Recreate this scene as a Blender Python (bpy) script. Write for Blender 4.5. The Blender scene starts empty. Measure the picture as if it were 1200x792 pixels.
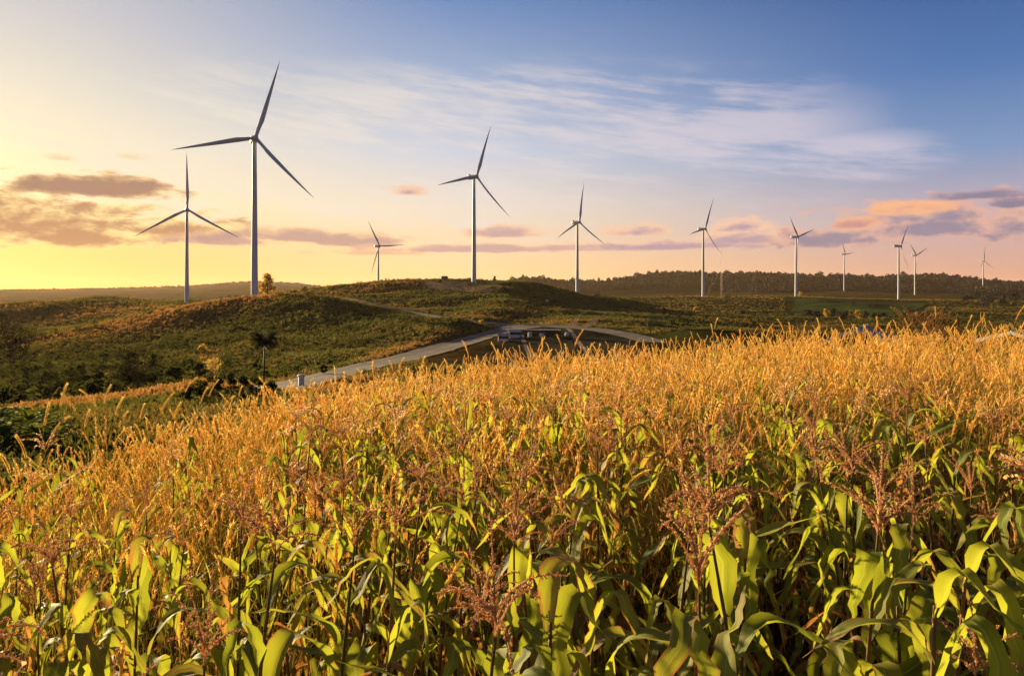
import bpy, math, random
import numpy as np
from mathutils import Vector, Matrix

# ------------------------------------------------------------------ basics
sc = bpy.context.scene
COL = sc.collection
F, HX, HY, EYE = 942.0, 600.0, 345.0, 2.9       # focal length and horizon of the view, eye height
R = math.radians
SUN_AZ, SUN_EL = -40.0, 7.8                      # degrees, azimuth from +Y towards +X

def tag(o, label=None, cat=None, group=None, kind=None):
    if label:
        o['label'] = label
        if len(label.split()) > 16: print('LONG', label)
    if cat: o['category'] = cat
    if group: o['group'] = group
    if kind: o['kind'] = kind
    return o

def link(name, me, parent=None):
    o = bpy.data.objects.new(name, me)
    COL.objects.link(o)
    if parent is not None: o.parent = parent
    return o

def empty(name, loc, rz=0.0):
    o = bpy.data.objects.new(name, None)
    COL.objects.link(o)
    o.location = loc
    o.rotation_euler = (0, 0, rz)
    o.empty_display_size = 0.3
    return o

# ------------------------------------------------------------------ numpy mesh pieces
class G:
    """a bag of quads and triangles with a per-vertex uv, a dryness and a material slot per face"""
    def __init__(s):
        s.V, s.Q, s.T, s.U, s.D, s.MQ, s.MT, s.n = [], [], [], [], [], [], [], 0
    def add(s, V, Q=None, T=None, U=None, D=0.0, m=0):
        V = np.asarray(V, float).reshape(-1, 3); k = len(V)
        s.V.append(V)
        s.U.append(np.zeros((k, 2)) if U is None else np.asarray(U, float).reshape(-1, 2))
        s.D.append(np.full(k, D, float) if np.isscalar(D) else np.asarray(D, float))
        if Q is not None and len(Q):
            Q = np.asarray(Q, int).reshape(-1, 4); s.Q.append(Q + s.n); s.MQ.append(np.full(len(Q), m, int))
        if T is not None and len(T):
            T = np.asarray(T, int).reshape(-1, 3); s.T.append(T + s.n); s.MT.append(np.full(len(T), m, int))
        s.n += k
        return s
    def arr(s):
        c = lambda l, w: np.concatenate(l) if l else np.zeros((0, w), int)
        return dict(V=np.concatenate(s.V), Q=c(s.Q, 4), T=c(s.T, 3), U=np.concatenate(s.U), D=np.concatenate(s.D),
                    MQ=np.concatenate(s.MQ) if s.MQ else np.zeros(0, int), MT=np.concatenate(s.MT) if s.MT else np.zeros(0, int))

def merge(list_arr, mats=None):
    g = G()
    for i, a in enumerate(list_arr):
        if len(a['Q']): g.Q.append(a['Q'] + g.n); g.MQ.append(a['MQ'] if mats is None else np.full(len(a['Q']), mats[i]))
        if len(a['T']): g.T.append(a['T'] + g.n); g.MT.append(a['MT'] if mats is None else np.full(len(a['T']), mats[i]))
        g.V.append(a['V']); g.U.append(a['U']); g.D.append(a['D']); g.n += len(a['V'])
    return g.arr()

def mesh(name, a, mats, smooth=True):
    V, Q, T = a['V'], a['Q'], a['T']
    me = bpy.data.meshes.new(name)
    nq, nt = len(Q), len(T)
    me.vertices.add(len(V)); me.vertices.foreach_set('co', V.astype(np.float32).ravel())
    me.loops.add(nq * 4 + nt * 3)
    me.loops.foreach_set('vertex_index', np.concatenate([Q.ravel(), T.ravel()]).astype(np.int32))
    me.polygons.add(nq + nt)
    st = np.concatenate([np.arange(nq) * 4, nq * 4 + np.arange(nt) * 3]).astype(np.int32)
    me.polygons.foreach_set('loop_start', st)
    mi = np.concatenate([a['MQ'], a['MT']]).astype(np.int32)
    me.polygons.foreach_set('material_index', mi)
    me.polygons.foreach_set('use_smooth', np.full(nq + nt, smooth))
    for m in (mats if isinstance(mats, (list, tuple)) else [mats]): me.materials.append(m)
    at = me.attributes.new('leafuv', 'FLOAT_VECTOR', 'POINT')
    at.data.foreach_set('vector', np.column_stack([a['U'], a['D']]).astype(np.float32).ravel())
    me.update(calc_edges=True)
    return me

def scatter(tmpl, pos, rz, scale, tilt=None, dry=None, pick=None, rng=None):
    """copies of templates (list of arrays) merged into one array set"""
    rng = rng or np.random.default_rng(1)
    pos = np.asarray(pos, float); n = len(pos)
    scale = np.asarray(scale, float)
    if scale.ndim == 1: scale = np.repeat(scale[:, None], 3, 1)
    pick = rng.integers(0, len(tmpl), n) if pick is None else pick
    out = []
    for k, t in enumerate(tmpl):
        ix = np.nonzero(pick == k)[0]
        if not len(ix): continue
        c, s_ = np.cos(rz[ix]), np.sin(rz[ix])
        V = t['V'][None] * scale[ix][:, None, :]
        x = V[:, :, 0] * c[:, None] - V[:, :, 1] * s_[:, None]
        y = V[:, :, 0] * s_[:, None] + V[:, :, 1] * c[:, None]
        z = V[:, :, 2]
        if tilt is not None:
            x = x + z * tilt[ix][:, 0:1]; y = y + z * tilt[ix][:, 1:2]
        P = np.stack([x, y, z], 2) + pos[ix][:, None, :]
        nv = len(t['V']); off = (np.arange(len(ix)) * nv)[:, None, None]
        Dd = np.repeat(t['D'][None], len(ix), 0)
        if dry is not None: Dd = np.clip(Dd + dry[ix][:, None], 0, 1)
        out.append(dict(V=P.reshape(-1, 3), Q=(t['Q'][None] + off).reshape(-1, 4), T=(t['T'][None] + off).reshape(-1, 3),
                        U=np.tile(t['U'], (len(ix), 1)), D=Dd.ravel(), MQ=np.tile(t['MQ'], len(ix)), MT=np.tile(t['MT'], len(ix))))
    return merge(out)

def tube(P, rad, k=6, cap=True):
    """a swept tube along points P with radius per point"""
    P = np.asarray(P, float); n = len(P); rad = np.broadcast_to(rad, (n,))
    t = np.gradient(P, axis=0); t /= np.linalg.norm(t, axis=1)[:, None] + 1e-9
    ref = np.array([0, 0, 1.0]) if abs(t[0][2]) < 0.8 else np.array([1.0, 0, 0])
    a = np.cross(t, ref); a /= np.linalg.norm(a, axis=1)[:, None] + 1e-9
    b = np.cross(t, a)
    th = np.arange(k) * 2 * math.pi / k
    V = P[:, None] + rad[:, None, None] * (a[:, None] * np.cos(th)[None, :, None] + b[:, None] * np.sin(th)[None, :, None])
    V = V.reshape(-1, 3)
    i, j = np.meshgrid(np.arange(n - 1), np.arange(k), indexing='ij')
    Q = np.stack([i * k + j, i * k + (j + 1) % k, (i + 1) * k + (j + 1) % k, (i + 1) * k + j], 2).reshape(-1, 4)
    U = np.stack([np.tile(np.arange(k) / k, n), np.repeat(np.linspace(0, 1, n), k)], 1)
    T = None
    if cap:
        V = np.concatenate([V, P[:1], P[-1:]]); U = np.concatenate([U, [[0, 0], [0, 1]]])
        j = np.arange(k)
        T = np.concatenate([np.stack([np.full(k, n * k), (j + 1) % k, j], 1),
                            np.stack([np.full(k, n * k + 1), (n - 1) * k + j, (n - 1) * k + (j + 1) % k], 1)])
    return V, Q, T, U

def add_tube(g, P, rad, k=6, D=0.0, m=0, cap=True):
    V, Q, T, U = tube(P, rad, k, cap); g.add(V, Q, T, U, D, m)

def add_box(g, c, s, rz=0.0, m=0, taper=1.0):
    sx, sy, sz = s[0] / 2, s[1] / 2, s[2] / 2
    V = np.array([[-sx, -sy, -sz], [sx, -sy, -sz], [sx, sy, -sz], [-sx, sy, -sz],
                  [-sx * taper, -sy * taper, sz], [sx * taper, -sy * taper, sz], [sx * taper, sy * taper, sz], [-sx * taper, sy * taper, sz]])
    ca, sa = math.cos(rz), math.sin(rz)
    V = np.column_stack([V[:, 0] * ca - V[:, 1] * sa, V[:, 0] * sa + V[:, 1] * ca, V[:, 2]]) + np.asarray(c, float)
    g.add(V, [[3, 2, 1, 0], [4, 5, 6, 7], [0, 1, 5, 4], [1, 2, 6, 5], [2, 3, 7, 6], [3, 0, 4, 7]], m=m)

def add_lathe(g, prof, k=24, m=0):
    """prof: list of (r, z)"""
    n = len(prof); th = np.arange(k) * 2 * math.pi / k
    V = np.array([[r * math.cos(t), r * math.sin(t), z] for r, z in prof for t in th])
    i, j = np.meshgrid(np.arange(n - 1), np.arange(k), indexing='ij')
    Q = np.stack([i * k + j, i * k + (j + 1) % k, (i + 1) * k + (j + 1) % k, (i + 1) * k + j], 2).reshape(-1, 4)
    g.add(V, Q, m=m)

# ------------------------------------------------------------------ noise
def _hash(ix, iy, seed):
    h = (ix.astype(np.int64) * 374761393 + iy.astype(np.int64) * 668265263 + seed * 974711) & 0xffffffff
    h = ((h ^ (h >> 13)) * 1274126177) & 0xffffffff
    return ((h ^ (h >> 16)) & 0xffff) / 65535.0

def vnoise(x, y, seed=0):
    ix, iy = np.floor(x), np.floor(y); fx, fy = x - ix, y - iy
    fx = fx * fx * fx * (fx * (fx * 6 - 15) + 10); fy = fy * fy * fy * (fy * (fy * 6 - 15) + 10)
    a, b = _hash(ix, iy, seed), _hash(ix + 1, iy, seed)
    c, d = _hash(ix, iy + 1, seed), _hash(ix + 1, iy + 1, seed)
    return (a + (b - a) * fx) * (1 - fy) + (c + (d - c) * fx) * fy - 0.5

def fbm(x, y, seed=0, octv=4):
    s, a = 0, 1.0
    for o in range(octv):
        s = s + a * vnoise(x, y, seed + o * 17); x, y, a = x * 2.03 + 5.1, y * 2.03 + 1.7, a * 0.5
    return s

def sstep(a, b, x):
    t = np.clip((x - a) / (b - a), 0, 1); return t * t * (3 - 2 * t)

# ------------------------------------------------------------------ the lie of the land
# each feature: how far away it is and where it stands in the view, across the view: (px, distance, py)
def Zk(d, z): return HY - z * F / d              # row of a height z relative to the eye
FEAT = [
 [(-150, .8, Zk(.8, -2.95)), (1350, .8, Zk(.8, -2.85))],
 [(-150, 6, Zk(6, -3.5)), (0, 7, Zk(7, -3.5)), (300, 8, Zk(8, -3.15)), (600, 9, Zk(9, -2.95)), (900, 10, Zk(10, -2.85)), (1350, 10, Zk(10, -2.8))],
 [(-150, 7.6, Zk(7.6, -4.0)), (0, 9.2, Zk(9.2, -3.86)), (150, 11.5, Zk(11.5, -3.74)), (300, 14.5, Zk(14.5, -3.52)), (450, 17.5, Zk(17.5, -3.38)),
  (600, 20, Zk(20, -3.1)), (750, 22, Zk(22, -2.98)), (900, 24, Zk(24, -2.93)), (1200, 26, Zk(26, -2.85)), (1350, 27, Zk(27, -2.8))],
 [(-150, 18, Zk(18, -6.3)), (0, 20, Zk(20, -6.2)), (150, 23, Zk(23, -6.4)), (300, 28, Zk(28, -6.5)), (600, 34, Zk(34, -6.5)), (900, 38, Zk(38, -6.0)), (1350, 42, Zk(42, -5.6))],
 [(-150, 42, 515), (0, 46, 508), (150, 62, 497), (300, 78, 476), (450, 95, 462), (600, 100, 452), (900, 100, 452), (1350, 100, 452)],
 [(-150, 108, 490), (0, 112, 482), (150, 116, 462), (240, 122, 448), (300, 126, 453), (360, 132, 450), (450, 160, 434), (600, 220, 414), (750, 220, 412), (900, 230, 415), (1350, 230, 420)],
 [(-150, 190, 482), (0, 190, 474), (150, 190, 462), (240, 190, 448), (300, 178, 440), (360, 175, 433), (450, 210, 420), (520, 270, 406), (600, 385, 384), (690, 370, 385), (750, 292, 396), (900, 340, 396), (1050, 400, 390), (1350, 400, 392)],
 [(-150, 320, 436), (0, 320, 430), (150, 320, 424), (300, 325, 398), (450, 300, 391), (530, 370, 378), (600, 480, 371), (750, 500, 375), (900, 600, 377), (1050, 650, 374), (1350, 700, 374)],
 [(-150, 420, 408), (0, 420, 397), (60, 430, 384), (150, 470, 366), (225, 500, 353), (300, 512, 347), (380, 525, 347), (430, 520, 353), (480, 510, 363), (530, 480, 371), (600, 600, 352), (680, 720, 357), (750, 800, 362), (900, 880, 364), (1050, 950, 363), (1350, 1000, 362)],
 [(-150, 560, 408), (0, 560, 402), (150, 590, 378), (225, 600, 364), (300, 590, 352), (380, 620, 347), (450, 630, 345), (600, 700, 338), (660, 830, 346), (750, 1000, 354), (900, 1150, 350), (1050, 1250, 352), (1350, 1300, 354)],
 [(-150, 820, 362), (0, 820, 357), (60, 830, 354), (130, 850, 351.5), (200, 840, 353), (260, 800, 354), (330, 770, 342), (380, 770, 336), (450, 780, 331.5), (555, 770, 328.5), (620, 800, 330.5), (650, 850, 338), (690, 960, 348), (750, 1180, 348.5), (900, 1330, 347.5), (1000, 1450, 350), (1050, 1500, 351), (1350, 1600, 352)],
 [(-150, 1500, 372), (600, 1500, 358), (690, 1700, 356), (750, 1700, 352), (900, 1900, 347), (1050, 2050, 346), (1200, 2100, 346), (1350, 2100, 347)],
 [(-150, 3500, 356), (500, 2600, 350), (600, 2600, 345), (750, 2700, 341), (900, 2600, 338), (1050, 2600, 338), (1200, 2600, 341), (1350, 2600, 342)],
 [(-150, 8000, 345), (0, 8000, 343), (120, 8000, 341.5), (220, 8000, 339), (290, 8000, 333.5), (335, 8000, 335), (400, 7000, 341), (500, 4500, 340), (590, 3400, 333), (610, 3300, 327), (645, 3300, 331), (690, 3300, 336), (715, 3300, 333), (745, 3300, 327.5), (785, 3300, 325), (850, 3300, 326), (950, 3300, 328.5), (1050, 3300, 329), (1110, 3300, 328), (1170, 3300, 333.5), (1200, 3300, 336), (1350, 3300, 338)],
 [(-150, 10500, 348), (400, 10000, 348), (600, 6000, 347), (1350, 6000, 347)],
 [(-150, 13500, 347.5), (1350, 13500, 347.5)],
]
PXT = np.arange(-160, 1361, 4.0)
def _table(f, j):
    k = np.array(f, float); v = np.interp(PXT, k[:, 0], np.log(k[:, 1]) if j == 1 else k[:, j])
    w = np.exp(-0.5 * (np.arange(-8, 9) / 3.2) ** 2); w /= w.sum()
    return np.convolve(np.pad(v, 8, mode='edge'), w, 'valid')
LD = np.stack([_table(f, 1) for f in FEAT], 1)                     # ln distance, [px, feature]
PYT = np.stack([_table(f, 2) for f in FEAT], 1)
LD = np.maximum.accumulate(LD + np.arange(LD.shape[1]) * 1e-4, axis=1)

def profile(px, ld):
    """row of the ground at (px, ln d), cubic along distance"""
    px = np.clip(px, PXT[0], PXT[-1] - 1e-3); q = (px - PXT[0]) / 4.0
    i = q.astype(int); f = (q - i)[:, None]
    L = LD[i] * (1 - f) + LD[i + 1] * f; Y = PYT[i] * (1 - f) + PYT[i + 1] * f
    # heights, interpolated in log distance
    Z = -(Y - HY) / F * np.exp(L)
    ld = np.clip(ld, L[:, 0], L[:, -1] - 1e-6)
    k = np.clip((L <= ld[:, None]).sum(1) - 1, 0, L.shape[1] - 2)
    n = np.arange(len(px))
    S = np.diff(Z, axis=1) / np.maximum(np.diff(L, axis=1), 1e-6)
    M = np.zeros_like(Z)
    same = (S[:, 1:] * S[:, :-1]) > 0
    h = 2 * S[:, 1:] * S[:, :-1] / (S[:, 1:] + S[:, :-1] + np.where(same, 0, 1e9))
    M[:, 1:-1] = np.where(same, h, 0)
    l0, l1 = L[n, k], L[n, k + 1]; hh = l1 - l0; t = (ld - l0) / hh
    z0, z1, m0, m1 = Z[n, k], Z[n, k + 1], M[n, k] * hh, M[n, k + 1] * hh
    t2, t3 = t * t, t * t * t
    return (2 * t3 - 3 * t2 + 1) * z0 + (t3 - 2 * t2 + t) * m0 + (-2 * t3 + 3 * t2) * z1 + (t3 - t2) * m1

ROADPTS = None                                                      # filled in below: flatten bumps near roads
def ground(X, Y, bumps=True):
    X = np.atleast_1d(np.asarray(X, float)); Y = np.atleast_1d(np.asarray(Y, float))
    r = np.hypot(X, Y) + 1e-6; th = np.arctan2(X, Y)
    lim = R(38); tc = np.clip(th, -lim, lim)
    d = np.maximum(r * np.cos(tc), .82)
    z = profile(HX + F * np.tan(tc), np.log(d))
    back = sstep(R(70), R(140), np.abs(th))                         # behind the viewer: a plain that falls away gently
    z = z * (1 - back) + back * (-2.9 - 8 * sstep(20, 400, r))
    if bumps:
        a = sstep(60, 220, r)
        b = a * (5.4 * fbm(X / 110, Y / 110, 3, 3) + 1.6 * fbm(X / 34, Y / 34, 9, 3)) * (1 - 0.6 * sstep(900, 1500, r))
        b = b + sstep(1800, 3000, r) * 22 * fbm(X / 420, Y / 420, 5, 3) * (1 - 0.75 * sstep(4500, 7000, r))
        b = b + 0.10 * fbm(X / 1.3, Y / 1.3, 21, 2) * (1 - sstep(40, 80, r))
        if ROADPTS is not None:
            near = np.full(len(X), 1e9)
            for p in ROADPTS: near = np.minimum(near, (X - p[0]) ** 2 + (Y - p[1]) ** 2)
            b = b * sstep(5, 22, np.sqrt(near))
        z = z + b
    return z + EYE

def at(px, d):
    X = (px - HX) / F * d
    return Vector((X, d, float(ground(X, d)[0])))

_DM = np.exp(np.linspace(math.log(30), math.log(12000), 2600))
def hit(px, py, dmin=30.0, bumps=True):
    """the point of the ground seen at (px, py)"""
    D = _DM[_DM >= dmin]
    zr = EYE - (py - HY) / F * D
    zg = ground((px - HX) / F * D, D, bumps)
    gap = (zr - zg) / D
    ix = np.nonzero(gap <= 0)[0]
    k = ix[0] if len(ix) else int(np.argmin(gap))
    return Vector(((px - HX) / F * D[k], D[k], zg[k]))

exec_later = []
# ------------------------------------------------------------------ materials
class NT:
    def __init__(s, tree): s.t = tree
    def n(s, typ, **kw):
        nd = s.t.nodes.new(typ)
        for k, v in kw.items(): setattr(nd, k, v)
        return nd
    def set(s, sock, v):
        if hasattr(v, 'is_output') or isinstance(v, bpy.types.NodeSocket): s.t.links.new(v, sock)
        else:
            if sock.type == 'RGBA' and len(v) == 3: v = (*v, 1)
            sock.default_value = v
    def m(s, op, a, b=0.0, c=0.0, clamp=False):
        nd = s.n('ShaderNodeMath', operation=op, use_clamp=clamp)
        for i, v in enumerate((a, b, c)): s.set(nd.inputs[i], v)
        return nd.outputs[0]
    def ramp01(s, v, lo, hi):
        nd = s.n('ShaderNodeMapRange', interpolation_type='SMOOTHSTEP')
        s.set(nd.inputs['Value'], v); nd.inputs['From Min'].default_value = lo; nd.inputs['From Max'].default_value = hi
        return nd.outputs[0]
    def mix(s, f, a, b, mode='MIX'):
        nd = s.n('ShaderNodeMix', data_type='RGBA', blend_type=mode)
        s.set(nd.inputs[0], f); s.set(nd.inputs[6], a); s.set(nd.inputs[7], b)
        return nd.outputs[2]
    def noise(s, vec, scale, detail=3.0, rough=.55, dim='3D'):
        nd = s.n('ShaderNodeTexNoise', noise_dimensions=dim)
        if vec is not None: s.set(nd.inputs['Vector'], vec)
        nd.inputs['Scale'].default_value = scale; nd.inputs['Detail'].default_value = detail; nd.inputs['Roughness'].default_value = rough
        return nd.outputs['Fac']
    def vec(s, x, y, z=0.0):
        nd = s.n('ShaderNodeCombineXYZ')
        for i, v in enumerate((x, y, z)): s.set(nd.inputs[i], v)
        return nd.outputs[0]
    def sep(s, v):
        nd = s.n('ShaderNodeSeparateXYZ'); s.set(nd.inputs[0], v); return nd.outputs
    def ramp(s, v, stops):
        nd = s.n('ShaderNodeValToRGB'); e = nd.color_ramp.elements
        while len(e) < len(stops): e.new(0.5)
        for i, (p, c) in enumerate(stops): e[i].position = p; e[i].color = (*c, 1)
        s.set(nd.inputs[0], v); return nd.outputs[0]

def newmat(name):
    m = bpy.data.materials.new(name); m.use_nodes = True
    t = NT(m.node_tree); t.t.nodes.clear()
    out = t.n('ShaderNodeOutputMaterial')
    return m, t, out

def princ(t, col, rough=.6, spec=.3, metal=0.0, bump=None):
    p = t.n('ShaderNodeBsdfPrincipled')
    t.set(p.inputs['Base Color'], col); t.set(p.inputs['Roughness'], rough)
    p.inputs['Specular IOR Level'].default_value = spec; p.inputs['Metallic'].default_value = metal
    if bump is not None:
        b = t.n('ShaderNodeBump'); b.inputs['Strength'].default_value = bump[1]; b.inputs['Distance'].default_value = bump[2]
        t.set(b.inputs['Height'], bump[0]); t.set(p.inputs['Normal'], b.outputs[0])
    return p.outputs[0]

def thin(t, out, col, trans, fac, rough=.55, spec=.25, bump=None):
    s1 = princ(t, col, rough, spec, bump=bump)
    tr = t.n('ShaderNodeBsdfTranslucent'); t.set(tr.inputs['Color'], trans)
    mx = t.n('ShaderNodeMixShader'); t.set(mx.inputs[0], fac)
    t.set(mx.inputs[1], s1); t.set(mx.inputs[2], tr.outputs[0]); t.set(out.inputs[0], mx.outputs[0])

def rnd(t):
    oi, ge = t.n('ShaderNodeObjectInfo'), t.n('ShaderNodeNewGeometry')
    return t.m('FRACT', t.m('ADD', oi.outputs['Random'], ge.outputs['Random Per Island']))

def mat_leaf():
    m, t, out = newmat('corn_leaf')
    a = t.n('ShaderNodeAttribute', attribute_name='leafuv'); u, v, dry = t.sep(a.outputs['Vector'])
    r = rnd(t)
    st = t.noise(t.vec(t.m('MULTIPLY', u, 1.8), t.m('MULTIPLY', v, 3.6), t.m('MULTIPLY', r, 37.0)), 1.9, 6, .70)
    fine = t.noise(t.vec(t.m('MULTIPLY', u, 30.0), t.m('MULTIPLY', v, .8), r), 1.0, 2)
    g1 = t.mix(r, (.040, .098, .012), (.125, .185, .018))
    g1 = t.mix(t.ramp01(t.m('ADD', st, t.m('MULTIPLY', r, .25)), .45, .8), g1, (.30, .26, .028))
    g1 = t.mix(t.ramp01(fine, .38, .62), g1, t.mix(.55, g1, (.24, .28, .05)))
    rib = t.m('SUBTRACT', 1.0, t.ramp01(t.m('ABSOLUTE', u), .03, .10))
    g1 = t.mix(t.m('MULTIPLY', rib, .85), g1, (.42, .40, .14))
    brown = t.mix(t.noise(t.vec(t.m('MULTIPLY', u, 3.0), t.m('MULTIPLY', v, 5.0), r), 2.0, 4), (.14, .062, .022), (.42, .25, .10))
    tip = t.m('MULTIPLY', t.ramp01(v, .55, 1.0), .55)
    edge = t.m('MULTIPLY', t.ramp01(t.m('ABSOLUTE', u), .62, 1.0), t.m('MULTIPLY', st, .6))
    k = t.m('ADD', t.m('ADD', dry, t.m('MULTIPLY', tip, r)), t.m('ADD', edge, t.m('MULTIPLY', t.m('SUBTRACT', st, .5), 1.35)))
    k = t.ramp01(k, .40, .70)
    col = t.mix(k, g1, brown)
    tr = t.mix(.55, col, t.mix(k, (.62, .65, .035), (.95, .42, .07)))
    thin(t, out, col, tr, t.m('SUBTRACT', .50, t.m('MULTIPLY', k, .16)), .62, .16, (t.m('ADD', fine, t.m('MULTIPLY', st, .6)), .25, .004))
    return m

def mat_plain(name, c1, c2, tr=None, fac=.4, rough=.65, scale=6.0, spec=.2, uvs=False):
    m, t, out = newmat(name)
    r = rnd(t)
    tc = t.n('ShaderNodeTexCoord')
    nz = t.noise(tc.outputs['Object'], scale, 4)
    col = t.mix(t.ramp01(t.m('ADD', t.m('MULTIPLY', nz, .6), t.m('MULTIPLY', r, .45)), .2, .85), c1, c2)
    if tr is None: t.set(out.inputs[0], princ(t, col, rough, spec))
    else: thin(t, out, col, t.mix(.5, col, tr), fac, rough, spec)
    return m

def mat_head():
    m, t, out = newmat('grass_seed_head')
    r = rnd(t)
    a = t.n('ShaderNodeAttribute', attribute_name='leafuv'); u, v, dry = t.sep(a.outputs['Vector'])
    col = t.mix(r, (.55, .34, .09), (.73, .53, .19)); col = t.mix(t.ramp01(dry, .35, 1.1), col, (.42, .19, .06))  # low dryness is yellower, which also stands for the sunward glow
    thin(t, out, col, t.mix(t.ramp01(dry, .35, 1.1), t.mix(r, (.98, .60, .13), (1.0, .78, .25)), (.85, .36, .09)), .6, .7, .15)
    return m

def mat_grassblade():
    m, t, out = newmat('grass_blade')
    a = t.n('ShaderNodeAttribute', attribute_name='leafuv'); u, v, dry = t.sep(a.outputs['Vector'])
    r = rnd(t)
    g = t.mix(r, (.08, .14, .018), (.26, .26, .04))
    d = t.mix(r, (.40, .22, .055), (.56, .36, .11))
    k = t.ramp01(t.m('ADD', t.m('ADD', dry, t.m('MULTIPLY', v, .35)), t.m('MULTIPLY', r, .45)), .45, 1.0)
    col = t.mix(k, g, d)
    thin(t, out, col, t.mix(k, (.62, .56, .05), (.92, .54, .12)), .5, .55, .25)
    return m

def mat_tuft(name='hill_grass'):
    m, t, out = newmat(name)
    a = t.n('ShaderNodeAttribute', attribute_name='leafuv'); u, v, dry = t.sep(a.outputs['Vector'])
    r = rnd(t)
    g = t.mix(r, (.048, .056, .013), (.090, .084, .020))
    d = t.mix(r, (.17, .095, .028), (.29, .165, .05))
    k = t.ramp01(t.m('ADD', dry, t.m('MULTIPLY', t.m('SUBTRACT', r, .5), .22)), .2, .8)  # on the hills, dryness also carries the painted sunlight
    col = t.mix(k, g, d)
    thin(t, out, col, t.mix(.6, col, t.mix(k, (.15, .15, .018), (.60, .28, .065))), .38, .7, .1)
    return m

def mat_ground():
    m, t, out = newmat('ground_soil')
    a = t.n('ShaderNodeAttribute', attribute_name='leafuv'); gx, wood, dry = t.sep(a.outputs['Vector'])
    ge = t.n('ShaderNodeNewGeometry'); P = ge.outputs['Position']
    n1, n2, n3 = t.noise(P, .012, 6, .62), t.noise(P, .11, 5, .65), t.noise(P, 1.4, 4, .7)
    g = t.mix(n2, (.022, .030, .008), (.060, .058, .014))
    d = t.mix(n2, (.07, .036, .012), (.18, .095, .03))
    k = t.ramp01(t.m('ADD', t.m('ADD', dry, t.m('MULTIPLY', t.m('SUBTRACT', n1, .5), .9)), t.m('MULTIPLY', t.m('SUBTRACT', n2, .5), .6)), .25, .85)  # dryness includes the golden light painted on the ridges
    col = t.mix(k, g, d)
    col = t.mix(t.m('MULTIPLY', t.ramp01(n3, .4, .7), .35), col, (.05, .035, .014))
    soil = t.mix(n3, (.030, .018, .010), (.085, .050, .026))
    col = t.mix(gx, col, soil)
    col = t.mix(wood, col, t.mix(n2, (.010, .016, .006), (.028, .034, .012)))
    t.set(out.inputs[0], princ(t, col, 1.0, 0.0, bump=(t.m('ADD', n2, t.m('MULTIPLY', n3, .25)), .6, .9)))
    return m

def mat_road(name='road_surface', c1=(.12, .098, .080), c2=(.22, .18, .145)):
    m, t, out = newmat(name)
    ge = t.n('ShaderNodeNewGeometry'); P = ge.outputs['Position']
    a = t.n('ShaderNodeAttribute', attribute_name='leafuv'); u, v, dry = t.sep(a.outputs['Vector'])
    n1, n2 = t.noise(P, .07, 5, .65), t.noise(P, 1.1, 4, .7)
    col = t.mix(t.ramp01(t.m('ADD', t.m('MULTIPLY', n1, .7), t.m('MULTIPLY', n2, .4)), .35, .75), c1, c2)
    wheel = t.m('SUBTRACT', 1.0, t.ramp01(t.m('ABSOLUTE', t.m('SUBTRACT', t.m('ABSOLUTE', u), .42)), .06, .2))
    col = t.mix(t.m('MULTIPLY', wheel, .6), col, (.10, .085, .075))
    verge = t.ramp01(t.m('ADD', t.m('ABSOLUTE', u), t.m('MULTIPLY', t.m('SUBTRACT', n2, .5), .5)), .72, 1.0)
    col = t.mix(verge, col, (.22, .135, .085))
    t.set(out.inputs[0], princ(t, col, .95, .05, bump=(n2, .3, .06)))
    return m

def mat_field(name, c1, c2, rows=.0, ang=0.0):
    m, t, out = newmat(name)
    ge = t.n('ShaderNodeNewGeometry'); P = ge.outputs['Position']
    a = t.n('ShaderNodeAttribute', attribute_name='leafuv'); u, v, dry = t.sep(a.outputs['Vector'])
    n1, n2 = t.noise(P, .05, 5, .6), t.noise(P, .7, 4, .7)
    w = t.m('ADD', t.m('MULTIPLY', t.m('SINE', t.m('ADD', t.m('MULTIPLY', u, rows), t.m('MULTIPLY', n1, 5.0))), .25), .25)
    col = t.mix(t.ramp01(t.m('ADD', t.m('MULTIPLY', t.m('ADD', n1, n2), .5), w), .3, 1.0), c1, c2)
    t.set(out.inputs[0], princ(t, col, 1.0, 0.0, bump=(t.m('ADD', n2, w), .7, .5)))
    return m

def mat_paint(name, c, rough=.4, dirt=.15, spec=.5, metal=0.0):
    m, t, out = newmat(name)
    tc = t.n('ShaderNodeTexCoord'); x, y, z = t.sep(tc.outputs['Object'])
    n1 = t.noise(t.vec(t.m('MULTIPLY', x, 1.0), t.m('MULTIPLY', y, 1.0), t.m('MULTIPLY', z, .12)), .9, 5, .65)
    col = t.mix(t.m('MULTIPLY', t.ramp01(n1, .45, .8), dirt), c, (.25, .20, .16))
    t.set(out.inputs[0], princ(t, col, t.m('ADD', rough, t.m('MULTIPLY', n1, .15)), spec, metal))
    return m

def mat_roof(name, c1, c2, period=.25, metal=0.0):
    m, t, out = newmat(name)
    a = t.n('ShaderNodeAttribute', attribute_name='leafuv'); u, v, dry = t.sep(a.outputs['Vector'])
    ge = t.n('ShaderNodeNewGeometry')
    n1 = t.noise(ge.outputs['Position'], 1.2, 5, .7)
    w = t.m('SINE', t.m('MULTIPLY', u, 2 * math.pi / period))
    col = t.mix(t.ramp01(n1, .4, .75), c1, c2)
    t.set(out.inputs[0], princ(t, col, .7, .25, metal, bump=(w, .5, .03)))
    return m

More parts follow.
